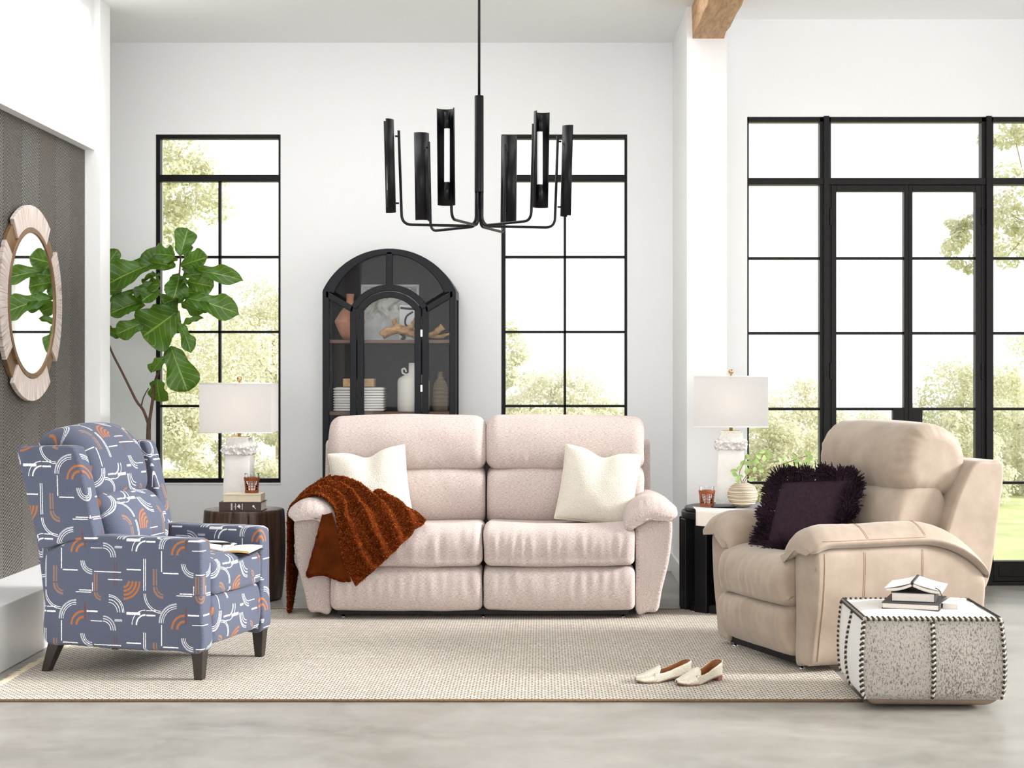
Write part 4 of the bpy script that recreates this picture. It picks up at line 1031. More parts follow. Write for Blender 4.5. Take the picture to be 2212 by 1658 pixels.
# ------------------------------------------------------------------ shoes
def shoe(label, loc, rz, mir=1, roll=0):
    r = thing('loafer_shoe', label, 'shoe', loc, rz, 'pair of loafers on the rug'); r.rotation_euler = (roll, 0, rz)
    L = .245; tt = np.array([0, .03, .08, .18, .32, .5, .68, .82, .93, .98, 1.0]); ww = np.array([.004, .016, .026, .037, .043, .037, .030, .031, .030, .020, .004])
    wf = lambda t: np.interp(t, tt, ww); bend = lambda t: mir*.008*np.sin(t*3.0)
    lift = lambda t: np.interp(t, [0, .12, .35, .55, .8, 1], [.010, .002, .0, .008, .016, .017])
    # sole
    t = np.linspace(0, 1, 40); lo = np.stack([t*L, -wf(t)+bend(t)], 1); ro = np.stack([t*L, wf(t)+bend(t)], 1)[::-1]
    O = np.vstack([lo, ro]); tl = np.r_[t, t[::-1]]; n = len(O)
    V = np.vstack([np.c_[O, lift(tl)], np.c_[O, lift(tl)+.006]]); F = [tuple(range(n)), tuple(range(2*n-1, n-1, -1))]+[(i, (i+1) % n, n+(i+1) % n, n+i) for i in range(n)]
    mesh('sole', V, F, M['heel'], r, False)
    V = np.vstack([np.c_[O*np.array([.985, .93])+np.array([.002, 0]), lift(tl)+.0085]]); mesh('insole', V, [tuple(range(n))], M['shoe_in'], r, False)
    hb = [(a, b2) for a, b2 in zip(np.r_[t, t[::-1]]*L, O[:, 1]) if a > .80*L]
    MB().prism(hb, 0, .017, 'z').build('heel', M['heel'], r)
    top = lambda t: np.interp(t, [0, .05, .15, .3, .42, .5], [.012, .020, .030, .044, .054, .058])
    def vamp(U, V_):
        t = U*(.30+.16*np.sin(V_*math.pi)); a = V_*math.pi
        return np.stack([t*L, -np.cos(a)*wf(t)*1.04+bend(t), lift(t)+.004+np.sin(a)**.75*top(t)], 1)
    solid(grid('vamp', vamp, 24, 24, M['shoe'], r), .0022)
    rim = lambda t: np.interp(t, [.30, .36, .45, .6, .8, .93, 1], [.034, .034, .030, .031, .042, .053, .058])
    tq = np.r_[np.linspace(.29, 1, 40), np.linspace(1, .29, 40)]; sg = np.r_[-np.ones(40), np.ones(40)]
    def quarter(U, V_):
        idx = U*(len(tq)-1); t = np.interp(idx, np.arange(len(tq)), tq); s = np.interp(idx, np.arange(len(tq)), sg)
        s = np.where(np.abs(s) < 1, s, np.sign(s))
        return np.stack([t*L+.004*V_*(t > .97), s*wf(t)*(1.04-.10*V_)+bend(t), lift(t)+.004+V_*rim(t)], 1)
    q_ = grid('quarter', quarter, 120, 8, M['shoe'], r); solid(q_, .0022)
    def qin(U, V_):
        P = quarter(U, V_); c = np.stack([np.clip(P[:, 0], .07, .20), bend(P[:, 0]/L)], 1); P[:, :2] = c+(P[:, :2]-c)*.88; return P
    grid('quarter_lining', qin, 120, 6, M['shoe_in'], r)
    return r
shoe('pale gold loafer lying nearer the sofa, left of its pair', (.375, 6.395, RT), math.radians(22), 1)
shoe('pale gold loafer in front, beside its pair and nearer the pouf', (.535, 6.335, RT), math.radians(40), -1)
# ------------------------------------------------------------------ tables
st = thing('stump_side_table', 'round dark stump side table beside the blue recliner', 'side table', (-1.647, 8.83, 0))
def stump_def(V):
    a = np.arctan2(V[:, 1], V[:, 0]); r = np.hypot(V[:, 0], V[:, 1]); z = V[:, 2]
    k = 1+.012*np.sin(a*5+1)+.008*np.sin(a*11)+.006*np.sin(a*17+z*3); g = np.exp(-((np.mod(a+1.95, 2*math.pi)-math.pi*.0-.35)/.02)**2)
    k = np.where(r > .1, k-.035*np.exp(-((a+1.78+.1*np.sin(z*9))/.018)**2)-.02*np.exp(-((a+1.25)/.012)**2)-.02*np.exp(-((a+2.35)/.012)**2), k)
    return np.stack([V[:, 0]*k, V[:, 1]*k, z], 1)
zz = np.linspace(0, 1, 26); rr = .188+.036*np.sin((.18+.62*zz)*math.pi*.86)
prof = [(.0001, 0)]+[(r, .008+.484*z) for r, z in zip(rr, zz)]+[(rr[-1]-.004, .498), (rr[-1]-.012, .5), (.0001, .5)]
lathe('trunk_body', prof, M['stump'], st, 220, deform=stump_def, cap=False, auto=50)
TC = (1.06, 8.50)
et = thing('ebony_side_table', 'round black side table with slatted pedestal beside the tan recliner', 'side table', (TC[0], TC[1], 0))
def disc(name, r, z0, z1, mt_, parent, bv=.004):
    return lathe(name, [(.0001, z0), (r-bv, z0), (r, z0+bv), (r, z1-bv), (r-bv, z1), (.0001, z1)], mt_, parent, 64, cap=False, auto=40)
disc('base_plate', .312, 0, .05, M['ebony'], et); disc('lower_top', .315, .482, .520, M['ebony'], et); disc('upper_top', .298, .520, .540, M['ebony'], et)
disc('core', .20, .05, .482, M['ebony'], et)
for k in range(12):
    a = math.radians(13+30*k); o = box('slat', .245, .325, -.042, .042, .0, .482, M['ebony'], et, .004); o.rotation_euler = (0, 0, a)
def runner(U, V_):
    x = .80+.40*U-TC[0]; rim = -np.sqrt(np.clip(.325**2-x*x, .0004, None)); s = V_*.30-.16   # metres past the rim
    y = np.where(s < 0, rim-s, rim-.012*np.clip(s/.02, 0, 1)-.004); z = np.where(s < 0, .5425, .5425-np.clip(s-.004, 0, None)*.62)
    return np.stack([x+TC[0], y+TC[1], z+.002*np.sin(x*30)*np.clip(s, 0, 1)], 1)
o = grid('linen_runner', runner, 40, 60, M['runner'], None, thick=.003, off=1); tag(o, 'white linen cloth hanging over the edge of the black side table', 'cloth')

# ------------------------------------------------------------------ table lamps
def table_lamp(label, loc, rz, sw, lit):
    r = thing('table_lamp', label, 'lamp', loc, rz, 'pair of alabaster lamps')
    hb = .392; b_, t_ = .0825, .0625
    def fr(V):
        k = (V[:, 2]+hb/2)/hb; f = (b_+(t_-b_)*k)/b_
        return np.stack([V[:, 0]*f, V[:, 1]*f, V[:, 2]], 1)
    rbox('alabaster_base', (0, 0, hb/2), (2*b_, 2*b_, hb), .004, M['marble'], r, 4, 2, fr)
    rbox('crystal_collar', (0, 0, .320), (.168, .168, .050), .008, M['crystal'], r, 20, 3, lambda V: V+np.stack([vnoise(V*70+s) for s in (0, 9, 21)], 1)*.009)
    box('cap_plate', -.05, .05, -.05, .05, hb, hb+.004, M['brass'], r)
    lathe('neck', [(.009, hb), (.009, hb+.05)], M['brass'], r, 16)
    lathe('harp_rod', [(.003, hb+.05), (.003, hb+.305)], M['brass'], r, 8)
    lathe('finial', [(.0001, hb+.298), (.006, hb+.300), (.005, hb+.309), (.012, hb+.316), (.0145, hb+.325), (.012, hb+.334), (.0001, hb+.339)], M['brass'], r, 20)
    z0, z1 = hb+.028, hb+.300; w0, d0 = .1985, .12
    P = [(-w0, -d0), (w0, -d0), (w0, d0), (-w0, d0)]; V = [(x, y, z) for z in (z0, z1) for x, y in P]
    s = mesh('shade', V, [(i, (i+1) % 4, 4+(i+1) % 4, 4+i) for i in range(4)], M['shade'], r, False); solid(s, .0025, -1)
    for z in (z0, z1):
        tube('shade_trim', [(x, y, z) for x, y in P], .0028, M['cover_white'], r, 6, closed=True)
    MB().box(-w0, w0, -.002, .002, z1-.012, z1-.008).box(-.002, .002, -d0, d0, z1-.012, z1-.008).build('shade_spider', M['brass'], r)
    lathe('bulb', [(.012, hb+.06), (.014, hb+.08), (.030, hb+.115), (.030, hb+.14), (.015, hb+.165), (.0001, hb+.17)], M['shade'], r, 16)
    if lit:
        d = bpy.data.lights.new('lamp_bulb', 'POINT'); d.energy = lit; d.color = (1, .86, .68); d.shadow_soft_size = .035
        L = bpy.data.objects.new('lamp_bulb', d); COL.objects.link(L); L.parent = r; L.location = (0, 0, hb+.15)
    return r
table_lamp('lit white table lamp on the dark stump table', (-1.690, 8.93, .5), 0, 0, 5.0)
table_lamp('white table lamp on the black side table by the column', (1.030, 8.685, .54), math.radians(-6.9), 0, 1.6)

# ------------------------------------------------------------------ tumblers in rattan sleeves
def tumbler(label, loc):
    r = thing('rattan_tumbler', label, 'glass', loc, 0, 'rattan wrapped tumblers'); H = .105; rb, rt = .032, .041
    rad = lambda z: rb+(rt-rb)*z/H
    lathe('glass_cup', [(.0001, .003), (rb-.001, .003), (rt-.001, H)], M['tumbler'], r, 32, cap=False)
    V, F = [], []
    def addt(P, q, seg=5, closed=False):
        nonlocal V, F
        v2, f2 = tubeVF(P, q, seg, not closed, closed); F += [tuple(a+len(V) for a in f) for f in f2]; V += list(v2)
    ang = np.linspace(0, 2*math.pi, 41)[:-1]
    for z in (.003, .008, .013, .068, .073, .078, .082): addt(np.stack([(rad(z)+.002)*np.cos(ang), (rad(z)+.002)*np.sin(ang), 0*ang+z], 1), .0032, 5, True)
    for z in (.028, .042, .056): addt(np.stack([(rad(z)+.002)*np.cos(ang), (rad(z)+.002)*np.sin(ang), z+.001*np.sin(ang*9)], 1), .0017, 5, True)
    for k in range(16):
        a = 2*math.pi*k/16; s = .10*(1 if k % 2 else -1)
        addt([((rad(z)+.002)*math.cos(a+s*(z/.08)), (rad(z)+.002)*math.sin(a+s*(z/.08)), z) for z in np.linspace(.002, .082, 6)], .0017)
    mesh('rattan_sleeve', V, F, M['rattan'], r); return r
tumbler('rattan wrapped glass on the stacked books by the left lamp', (at(544, 1067, 8.74).x, 8.74, .595))
tumbler('rattan wrapped glass on the black side table', (at(1527, 1090, 8.42).x, 8.42, .5475))
box_ = rbox('slate_coaster', (.965, 8.46, .5475), (.13, .16, .006), .002, M['slate'], None, 2, 2); tag(box_, 'thin grey slate slab beside the glass on the black table', 'tray')

# ------------------------------------------------------------------ books
def book(name, label, loc, rz, wd, dp, h, cov, pages, spine='right', group=None, overhang=.004):
    """wd along local x, dp along local y, spine on 'right' (+x), 'front' (-y) or none"""
    r = thing(name, label, 'book', loc, rz, group); ct = .0032
    box('bottom_board', -wd/2, wd/2, -dp/2, dp/2, 0, ct, cov, r, .0008); box('top_board', -wd/2, wd/2, -dp/2, dp/2, h-ct, h, cov, r, .0008)
    o_ = overhang
    if spine == 'right': box('spine', wd/2-ct, wd/2, -dp/2, dp/2, ct, h-ct, cov, r, .0006); pb = (-wd/2+o_, wd/2-ct, -dp/2+o_, dp/2-o_)
    elif spine == 'front': box('spine', -wd/2, wd/2, -dp/2, -dp/2+ct, ct, h-ct, cov, r, .0006); pb = (-wd/2+o_, wd/2-o_, -dp/2+ct, dp/2-o_)
    else: box('spine', -wd/2, wd/2, dp/2-ct, dp/2, ct, h-ct, cov, r, .0006); pb = (-wd/2+o_, wd/2-o_, -dp/2+o_, dp/2-ct)
    box('page_block', *pb, ct, h-ct, pages, r)
    return r
ZT = .5
bb = book('hardcover_book', 'thick brown hardcover with white spine print under the cream book', (-1.632, 8.735, ZT), math.radians(-2), .230, .155, .050, M['cover_brown'], M['paper_white'], 'front', 'books on the stump table')
# spine print: upright title lines, a bird and a small mark
pr = MB(); y0, y1 = -.0779, -.0773
def dash(x, wd, z0, z1, n, seed):
    rr_ = random.Random(seed); z = z0
    while z < z1:
        l = rr_.uniform(.0018, .0042); pr.box(x, x+wd, y0, y1, z, min(z+l, z1)); z += l+.0009
dash(-.0502, .0035, .007, .043, 0, 1); dash(-.0455, .0035, .007, .043, 0, 2); pr.box(-.0340, -.0305, y0, y1, .0225, .0265)
dash(-.0270, .0042, .009, .043, 0, 3); dash(.0100, .0038, .009, .041, 0, 4)
pr.prism([(-.019, .021), (-.012, .031), (-.0085, .032), (-.0075, .041), (-.002, .033), (.0035, .0235), (-.001, .024), (.002, .012), (-.005, .019), (-.0085, .019), (-.012, .024)], y0, y1)
pr.prism([(.073+.006*math.cos(a), .0275+.0065*math.sin(a)) for a in np.linspace(0, 6.283, 11)[:-1]], y0, y1); pr.prism([(.0765, .0215), (.080, .023), (.087, .013), (.0855, .0115)], y0, y1)
pr.build('spine_print', M['print_white'], bb)
book('hardcover_book', 'cream cloth book lying on the brown hardcover', (-1.628, 8.74, ZT+.050), math.radians(1), .205, .15, .042, M['cover_cream'], M['cover_cream'], 'right', 'books on the stump table')
sb = rbox('metal_box', (-1.757, 8.80, ZT+.0145), (.03, .05, .028), .003, M['silver'], None, 2, 2); tag(sb, 'small silver box behind the brown book on the stump', 'box')
# books on the pouf
yaw = math.radians(-20); ZP = .352
def pofs(dx, dy): return (1.475+dx*math.cos(yaw)-dy*math.sin(yaw), 6.165+dx*math.sin(yaw)+dy*math.cos(yaw))
x, y = pofs(-.035, .0); book('hardcover_book', 'thin grey hardcover lowest in the stack on the pouf', (x, y, ZP), yaw, .215, .26, .024, M['cover_grey'], M['paper'], 'right', 'books on the pouf')
x, y = pofs(-.035, .02); book('hardcover_book', 'black covered book in the middle of the pouf stack', (x, y, ZP+.024), yaw+.05, .165, .22, .036, M['cover_black'], M['paper'], 'right', 'books on the pouf')
x, y = pofs(.112, .02); nb = book('notebook', 'small white notebook with black elastic beside the pouf stack', (x, y, ZP-.003), yaw-.1, .062, .16, .026, M['cover_white'], M['paper'], 'right', 'books on the pouf')
tube('elastic_band', [(-.02, -.066, .0), (-.02, -.067, .021), (-.02, .066, .022), (-.02, .066, .0)], .0014, M['ribbon'], nb, 5)
x, y = pofs(-.035, .02); ob = thing('open_book', 'white open book lying face down on top of the pouf stack', 'book', (x, y, ZP+.060), yaw+.02, 'books on the pouf')
def leafhalf(s, x1, z1, th, name, mt_, z0=.030):
    def fn(U, V_):
        xx = s*(.004+U*x1); zz_ = z0+(z1-z0)*(U**.9)+.006*np.sin(U*math.pi)*(-1 if name == 'pages' else -.3); return np.stack([xx, -.11+.22*V_, zz_], 1)
    solid(grid(name, fn, 14, 6, mt_, ob), th, 0)
leafhalf(-1, .100, .014, .003, 'cover', M['cover_white'], .038); leafhalf(1, .110, .010, .003, 'cover', M['cover_white'], .038)
leafhalf(-1, .094, .007, .009, 'pages', M['paper'], .028); leafhalf(1, .105, .004, .010, 'pages', M['paper'], .028)
tube('spine', [(0, -.11, .037), (0, .11, .037)], .0065, M['cover_black'], ob, 10)
tube('ribbon_marker', cr([(.085, -.112, .022), (.100, -.116, .016), (.110, -.118, -.002), (.113, -.118, -.014)], 6), .0018, M['ribbon'], ob, 5)
# open notebook and pen on the blue recliner seat
on = thing('open_notebook', 'open notebook with cream pages on the blue recliner seat', 'book', (0, 0, 0), 0)
c = at(508, 1187, 6.80); on.location = (-1.345, 6.835, .496); on.rotation_euler = (math.radians(2), math.radians(2), math.radians(-8))
for s in (-1, 1):
    def pg(U, V_, s=s): return np.stack([s*(.001+.125*U), -.09+.18*V_, .003+.014*np.sin(np.clip(U*1.25, 0, 1)*math.pi*.5)-.007*U], 1)
    solid(grid('page_block', pg, 14, 6, M['paper_white'], on), .009, -1)
    def ge(U, V_, s=s): return np.stack([s*(.001+.125*U), 0*U-.0912, .003+.014*np.sin(np.clip(U*1.25, 0, 1)*math.pi*.5)-.007*U-.009*V_], 1)
    grid('gilt_edge', ge, 14, 3, M['gold'], on)
box('cover', -.13, .13, -.094, .094, -.008, -.004, M['cover_black'], on, .001)
tube('ribbon_marker', cr([(-.02, .0, .018), (-.004, -.07, .010), (.0, -.097, .003), (.002, -.10, -.006)], 6), .0016, M['ribbon'], on, 5)
pen = thing('ballpoint_pen', 'black and silver pen lying on the open notebook', 'pen', (-1.385, 6.845, .5190), math.radians(-6))
def px_lathe(name, prof, mt_):
    o = lathe(name, prof, mt_, pen, 14); o.rotation_euler = (0, math.pi/2, 0); return o
px_lathe('barrel', [(.0052, -.055), (.0056, .0), (.0054, .055)], M['black']); px_lathe('tip', [(.0054, .055), (.004, .070), (.001, .080)], M['silver']); px_lathe('end_cap', [(.004, -.066), (.0052, -.055)], M['silver'])

# ------------------------------------------------------------------ vase with sprig
vs = thing('round_vase', 'round banded sand vase on the black side table', 'vase', (at(1604, 1090, 8.40).x, 8.40, .545))
vp = [(.0001, 0), (.036, .0)]+[(.079*math.sin(a)**.82+.0, .064-.066*math.cos(a)) for a in np.linspace(.55, 2.72, 22)]+[(.028, .1275), (.024, .1265), (.022, .10), (.0001, .09)]
lathe('vase_body', vp, M['vase_weave'], vs, 56, cap=False)
for z in (.022, .042, .062, .082, .102):
    rz_ = .079*math.sin(math.acos(max(-1, min(1, (.064-z)/.066))))**.82+.0008
    V, F = [], []
    for k in range(64):
        a = 2*math.pi*k/64; MBb = MB().box(-.0014, .0014, -.0026, .0026, -.0022, .0022)
        Rm = Matrix.Rotation(a, 3, 'Z')
        F += [tuple(i+len(V) for i in f) for f in MBb.F]; V += [tuple(Rm @ Vector(v)+Rm @ Vector((rz_, 0, 0))+Vector((0, 0, z))) for v in MBb.V]
    mesh('dash_band', V, F, M['cover_cream'], vs, False)
def leaf_mesh(name, L, prof, mat, fold=.12, curl=.15, wave=.0, seed=0, nu_=9, nv_=15):
    V, UV = [], []; r_ = random.Random(seed); p1, p2 = r_.uniform(0, 6), r_.uniform(0, 6)
    for j in range(nv_):
        t = j/(nv_-1); w_ = np.interp(t, [p[0] for p in prof], [p[1] for p in prof])*L
        for i in range(nu_):
            s = 2*i/(nu_-1)-1
            V.append((s*w_, fold*abs(s)*w_+wave*L*math.sin(t*15+p1+s*2)*abs(s)**2+curl*L*(t*t)*(-1)+.06*L*math.sin(t*4+p2)*s, t*L)); UV.append((.5+s*.5, t))
    F = [(j*nu_+i, j*nu_+i+1, (j+1)*nu_+i+1, (j+1)*nu_+i) for j in range(nv_-1) for i in range(nu_-1)]
    me = mesh(name, V, F, mat, None, True, UV, recalc=False); d = me.data; bpy.data.objects.remove(me); return d
def place_leaf(data, name, parent, base, tip, L0, normal, wscale=1.0):
    o = bpy.data.objects.new(name, data); COL.objects.link(o); o.parent = parent
    z = (Vector(tip)-Vector(base)); l = z.length; z.normalize(); y = Vector(normal); y = (y-z*y.dot(z)).normalized(); x = y.cross(z)
    k = l/L0
    loc = Vector(base)-parent.location
    o.matrix_local = Matrix.Translation(loc) @ Matrix(((x.x, y.x, z.x, 0), (x.y, y.y, z.y, 0), (x.z, y.z, z.z, 0), (0, 0, 0, 1))) @ Matrix.Diagonal((k*wscale, k, k, 1))
    return o
sp_ = thing('leafy_sprig', 'pale green leafy sprig arching from the round vase', 'plant', vs.location+Vector((0, 0, .10)))
SY = 8.40
def cp(cx, cy, Y=SY): return at(1460+cx/2.909, 780+cy/2.909, Y)
b0 = sp_.location
for path in ([b0, cp(425, 745), cp(470, 700), cp(560, 685), cp(660, 650), cp(760, 615), cp(830, 590)], [b0, cp(410, 750), cp(400, 700), cp(425, 640), cp(440, 590)], [b0, cp(440, 740), cp(480, 690), cp(520, 640), cp(545, 590)]):
    tube('stem', cr([tuple(Vector(p)-b0) for p in path], 5), .0022, M['twig'], sp_, 5)
lp = [(0, .03), (.12, .16), (.35, .30), (.6, .33), (.82, .24), (1, .0)]
LD = [leaf_mesh('sprig_leaf', .05, lp, M['sprig'], .15, .2, .0, k) for k in range(3)]; rg = random.Random(8)
for k, (cx, cy) in enumerate([(365, 690), (398, 672), (372, 712), (405, 722), (388, 745), (448, 600), (445, 690), (420, 640), (520, 595), (540, 568), (575, 575), (555, 612), (505, 630), (540, 687), (495, 682), (470, 742), (525, 660), (660, 622), (687, 608), (697, 652), (745, 605), (755, 645), (765, 628), (803, 645), (830, 578), (848, 605), (828, 628), (460, 640), (590, 600)]):
    yy = SY+rg.uniform(-.04, .04); c = cp(cx, cy, yy); a = rg.uniform(-.2, 3.3); d = Vector((math.cos(a), rg.uniform(-.4, .4), math.sin(a))).normalized(); l = rg.uniform(.030, .042)
    place_leaf(LD[k % 3], 'leaf', sp_, c-d*l/2, c+d*l/2, .05, (rg.uniform(-.5, .5), -1, rg.uniform(-.3, .6)))

# ------------------------------------------------------------------ fiddle leaf fig
FY = 9.55
def fp(cx, cy, Y=FY): return at(cx/3.07, 400+cy/3.07, Y)
fig = thing('fiddle_leaf_fig', 'tall fiddle leaf fig tree with big green leaves behind the blue recliner', 'plant', (fp(985, 0).x, FY, 0))
f0 = fig.location
lathe('planter', [(.0001, 0), (.13, 0), (.16, .30), (.165, .32), (.15, .32), (.145, .29), (.0001, .29)], M['pot'], fig, 40, cap=False, auto=40)
def stem(P, r0, r1):
    Q = cr([tuple(Vector(p)-f0) for p in P], 8); tube('branch', Q, np.linspace(r0, r1, len(Q)), M['bark'], fig, 8)
stem([f0+Vector((0, 0, .28)), fp(985, 1800), fp(985, 1650), fp(987, 1570)], .016, .013)
stem([fp(987, 1590), fp(950, 1490), fp(905, 1430), fp(855, 1330), fp(800, 1220), fp(735, 1090), fp(690, 950)], .009, .006)
stem([fp(987, 1590), fp(1010, 1440), fp(1030, 1300), fp(1085, 1150), fp(1120, 1010), fp(1165, 850), fp(1180, 700), fp(1192, 560), fp(1200, 450)], .010, .005)
stem([fp(935, 1480), fp(950, 1410), fp(985, 1345)], .005, .003); stem([fp(690, 950), fp(680, 700), fp(690, 560)], .006, .004)
figp = [(0, .02), (.06, .10), (.16, .20), (.30, .235), (.42, .245), (.58, .31), (.74, .36), (.87, .31), (.95, .18), (1, .02)]
FD = [leaf_mesh('fig_leaf', .2, figp, M['fig'], f, c_, w_, k, 11, 21) for k, (f, c_, w_) in enumerate([(.22, .14, .055), (.12, .30, .07), (.34, .10, .05), (.18, .42, .06), (.45, .2, .045), (.28, -.12, .06)])]
LV = [((1195, 470), (1245, 278), 1.0), ((1160, 470), (912, 415), 1.0), ((1200, 535), (1362, 470), .9), ((1205, 555), (1530, 572), .45), ((1010, 520), (715, 625), .95), ((1165, 535), (920, 498), .75),
      ((1190, 590), (1165, 735), 1.25), ((1062, 655), (890, 660), 1.3), ((1240, 640), (1415, 665), 1.3), ((1225, 745), (1530, 795), .7), ((1020, 750), (735, 815), .8), ((1200, 775), (1345, 850), 1.15),
      ((1185, 830), (940, 1010), 1.45), ((1120, 800), (968, 850), 1.0), ((960, 905), (772, 985), .95), ((1178, 900), (1285, 1060), .7), ((1215, 925), (1335, 868), .6), ((1130, 1065), (1240, 1365), .95),
      ((1085, 1140), (1000, 1230), 1.3), ((1045, 1285), (1040, 1440), 1.5), ((1225, 490), (1262, 380), .5), ((1180, 490), (1105, 500), .9), ((1060, 600), (945, 610), .8), ((1230, 720), (1075, 800), 1.0),
      ((1230, 690), (1200, 600), 1.0), ((905, 690), (738, 770), .45), ((1290, 780), (1390, 820), .9), ((1200, 760), (1180, 590), .8), ((1075, 730), (905, 690), 1.0), ((960, 790), (820, 830), .8),
      ((690, 560), (778, 425), .8), ((685, 700), (800, 690), 1.0), ((690, 650), (640, 560), .9), ((690, 930), (748, 930), .9), ((690, 960), (805, 990), .9), ((680, 1000), (590, 1010), .9), ((690, 760), (580, 780), .9), ((1090, 1150), (1165, 1075), .7), ((1010, 640), (900, 740), .9), ((1190, 620), (1290, 560), .9), ((1060, 690), (950, 740), 1.1), ((1180, 700), (1310, 720), .8), ((1170, 860), (1110, 760), 1.0)]
rg = random.Random(21)
for k, (a, b_, ws) in enumerate(LV):
    y1, y2 = FY+rg.uniform(-.06, .06), FY+rg.uniform(-.13, .08)
    place_leaf(FD[k % 6], 'leaf', fig, fp(*a, y1), fp(*b_, y2), .2, (rg.uniform(-.8, .8), -1, rg.uniform(-.1, 1.1)), ws*1.04)
# ------------------------------------------------------------------ round mirror on the chevron panel
mr = thing('round_mirror', 'round wall mirror with whitewashed wood panels on the chevron wall', 'mirror', (-2.5449, 7.885, 1.593))
def arcseg(name, r0, r1, a0, a1, x0, x1, mat, n=28):
    V, UV, F = [], [], []
    for k in range(n+1):
        a = a0+(a1-a0)*k/n
        for r, x in ((r0, x0), (r1, x0), (r1, x1), (r0, x1)):
            V.append((x, r*math.cos(a), r*math.sin(a))); UV.append((a*.42, r))
    full = abs(a1-a0) > 6.28
    for k in range(n):
        p, q = 4*k, 4*(k+1)
        F += [(p+i, p+(i+1) % 4, q+(i+1) % 4, q+i) for i in range(4)]
    if not full: F += [(0, 1, 2, 3), (4*n, 4*n+1, 4*n+2, 4*n+3)]
    o = mesh(name, V, F, mat, mr, False, UV); bevel(o, .003); return o
arcseg('backing_ring', .34, .452, 0, 2*math.pi, .0, .022, M['bronze'], 72)
for k in range(4):
    c = math.pi/2*k; arcseg('washed_panel', .372, .482, c-math.radians(36), c+math.radians(36), .012, .034, M['washed'])
arcseg('inner_rim', .346, .372, 0, 2*math.pi, .010, .037, M['bronze'], 72)
V = [(.031, .347*math.cos(a), .347*math.sin(a)) for a in np.linspace(0, 2*math.pi, 73)[:-1]]
mesh('mirror_glass', V, [tuple(range(72))], M['mirror'], mr, False)

# ------------------------------------------------------------------ arched display cabinet
CXc, CY0, CY1 = -.926, 9.70, 10.045
cab = thing('display_cabinet', 'black arched display cabinet with glass door behind the sofa', 'cabinet', (CXc, CY0, 0))
HWc = .4056; ZA, RA = 1.556, .449; D = CY1-CY0; ck = M['cabinet']
ang0 = math.atan2(1.749-ZA, HWc)
def arcp(R, zc, a0, a1, n=24): return [(R*math.cos(a), zc+R*math.sin(a)) for a in np.linspace(a0, a1, n)]
# outer frame: stiles and arch
b = MB(); fo = .040
b.strip(arcp(RA, ZA, ang0, math.pi-ang0), [(x*(HWc-fo)/HWc, z) for x, z in arcp(RA-.036, ZA, ang0, math.pi-ang0)], 0, .035)
for s in (-1, 1): b.box(min(s*HWc, s*(HWc-fo)), max(s*HWc, s*(HWc-fo)), 0, .035, .06, 1.749)
b.build('face_frame', ck, cab, .004)
# inner fixed arch
zc2 = 1.519; hi = .238
a2 = math.acos(hi/.2687)
for_s = lambda h_, R: math.acos(min(1, h_/R))
b = MB()
b.strip(arcp(.2687, zc2, for_s(.238, .2687), math.pi-for_s(.238, .2687)), arcp(.2300, zc2, for_s(.199, .230), math.pi-for_s(.199, .230)), 0, .035)
for s in (-1, 1): b.box(min(s*.238, s*.199), max(s*.238, s*.199), 0, .035, .78, zc2+.2300*math.sin(for_s(.199, .230))+.012)
b.build('inner_arch', ck, cab, .003)
box('divider_bar', -.018, .018, .0, .035, zc2+.262, ZA+RA-.02, ck, cab, .003)
for s in (-1, 1): MB().strip([(s*.385, 1.752), (s*.215, 1.652)], [(s*.388, 1.712), (s*.225, 1.615)], 0, .035).build('divider_bar', ck, cab, .003)
door = MB()
door.strip(arcp(.226, zc2, for_s(.194, .226), math.pi-for_s(.194, .226)), arcp(.188, zc2, for_s(.154, .188), math.pi-for_s(.154, .188)), -.004, .026)
for s in (-1, 1): door.box(min(s*.194, s*.154), max(s*.194, s*.154), -.004, .026, .80, zc2+.188*math.sin(for_s(.154, .188))+.01)
door.box(-.194, .194, -.004, .026, .80, .84)
dr = door.build('glass_door', ck, cab, .003)
for z in (1.49, 1.155): box('hinge', .190, .203, -.010, .0, z-.022, z+.022, M['silver'], dr, .002)
def gpane(P, y=.018): return MB().prism(P, y, y+.003).build('pane', M['cab_glass'], cab)
t1 = for_s(.154, .188); gpane(arcp(.188, zc2, t1, math.pi-t1)+[(-.154, .84), (.154, .84)])
for s in (-1, 1):
    gpane([(s*.365, .80), (s*.365, 1.705), (s*.238, 1.635), (s*.238, .80)])
    oa = [(p[0]*s*.9, p[1]) for p in arcp(RA-.034, ZA, ang0+.03, math.pi/2-.045, 14)]; ia = [(p[0]*s, p[1]) for p in arcp(.2687, zc2, .62, math.pi/2-.08, 12)]
    gpane(oa+ia[::-1])
# carcass: curved roof, back, sides with glass, shelves, lower case
outer = arcp(RA, ZA, ang0, math.pi-ang0, 30)
MB().strip(outer, [(x*.965, z-.014) for x, z in outer], .03, D).build('roof', ck, cab)
MB().prism([(HWc-.012, .06)]+[(x*.97, z-.012) for x, z in outer]+[(-HWc+.012, .06)], D-.014, D).build('back_panel', M['cab_in'], cab)
for s in (-1, 1):
    x0, x1 = sorted((s*HWc, s*(HWc-.022)))
    MB().box(x0, x1, .035, .06, .06, 1.745).box(x0, x1, D-.05, D-.014, .06, 1.745).box(x0, x1, .06, D-.05, .06, .80).box(x0, x1, .06, D-.05, 1.70, 1.745).build('side_frame', ck, cab, .002)
    box('side_pane', s*(HWc-.012)-.0015, s*(HWc-.012)+.0015, .06, D-.05, .80, 1.70, M['cab_glass'], cab)
for z in (1.452, 1.013): box('shelf', -HWc+.024, HWc-.024, .045, D-.016, z-.022, z, M['shelf'], cab, .003)
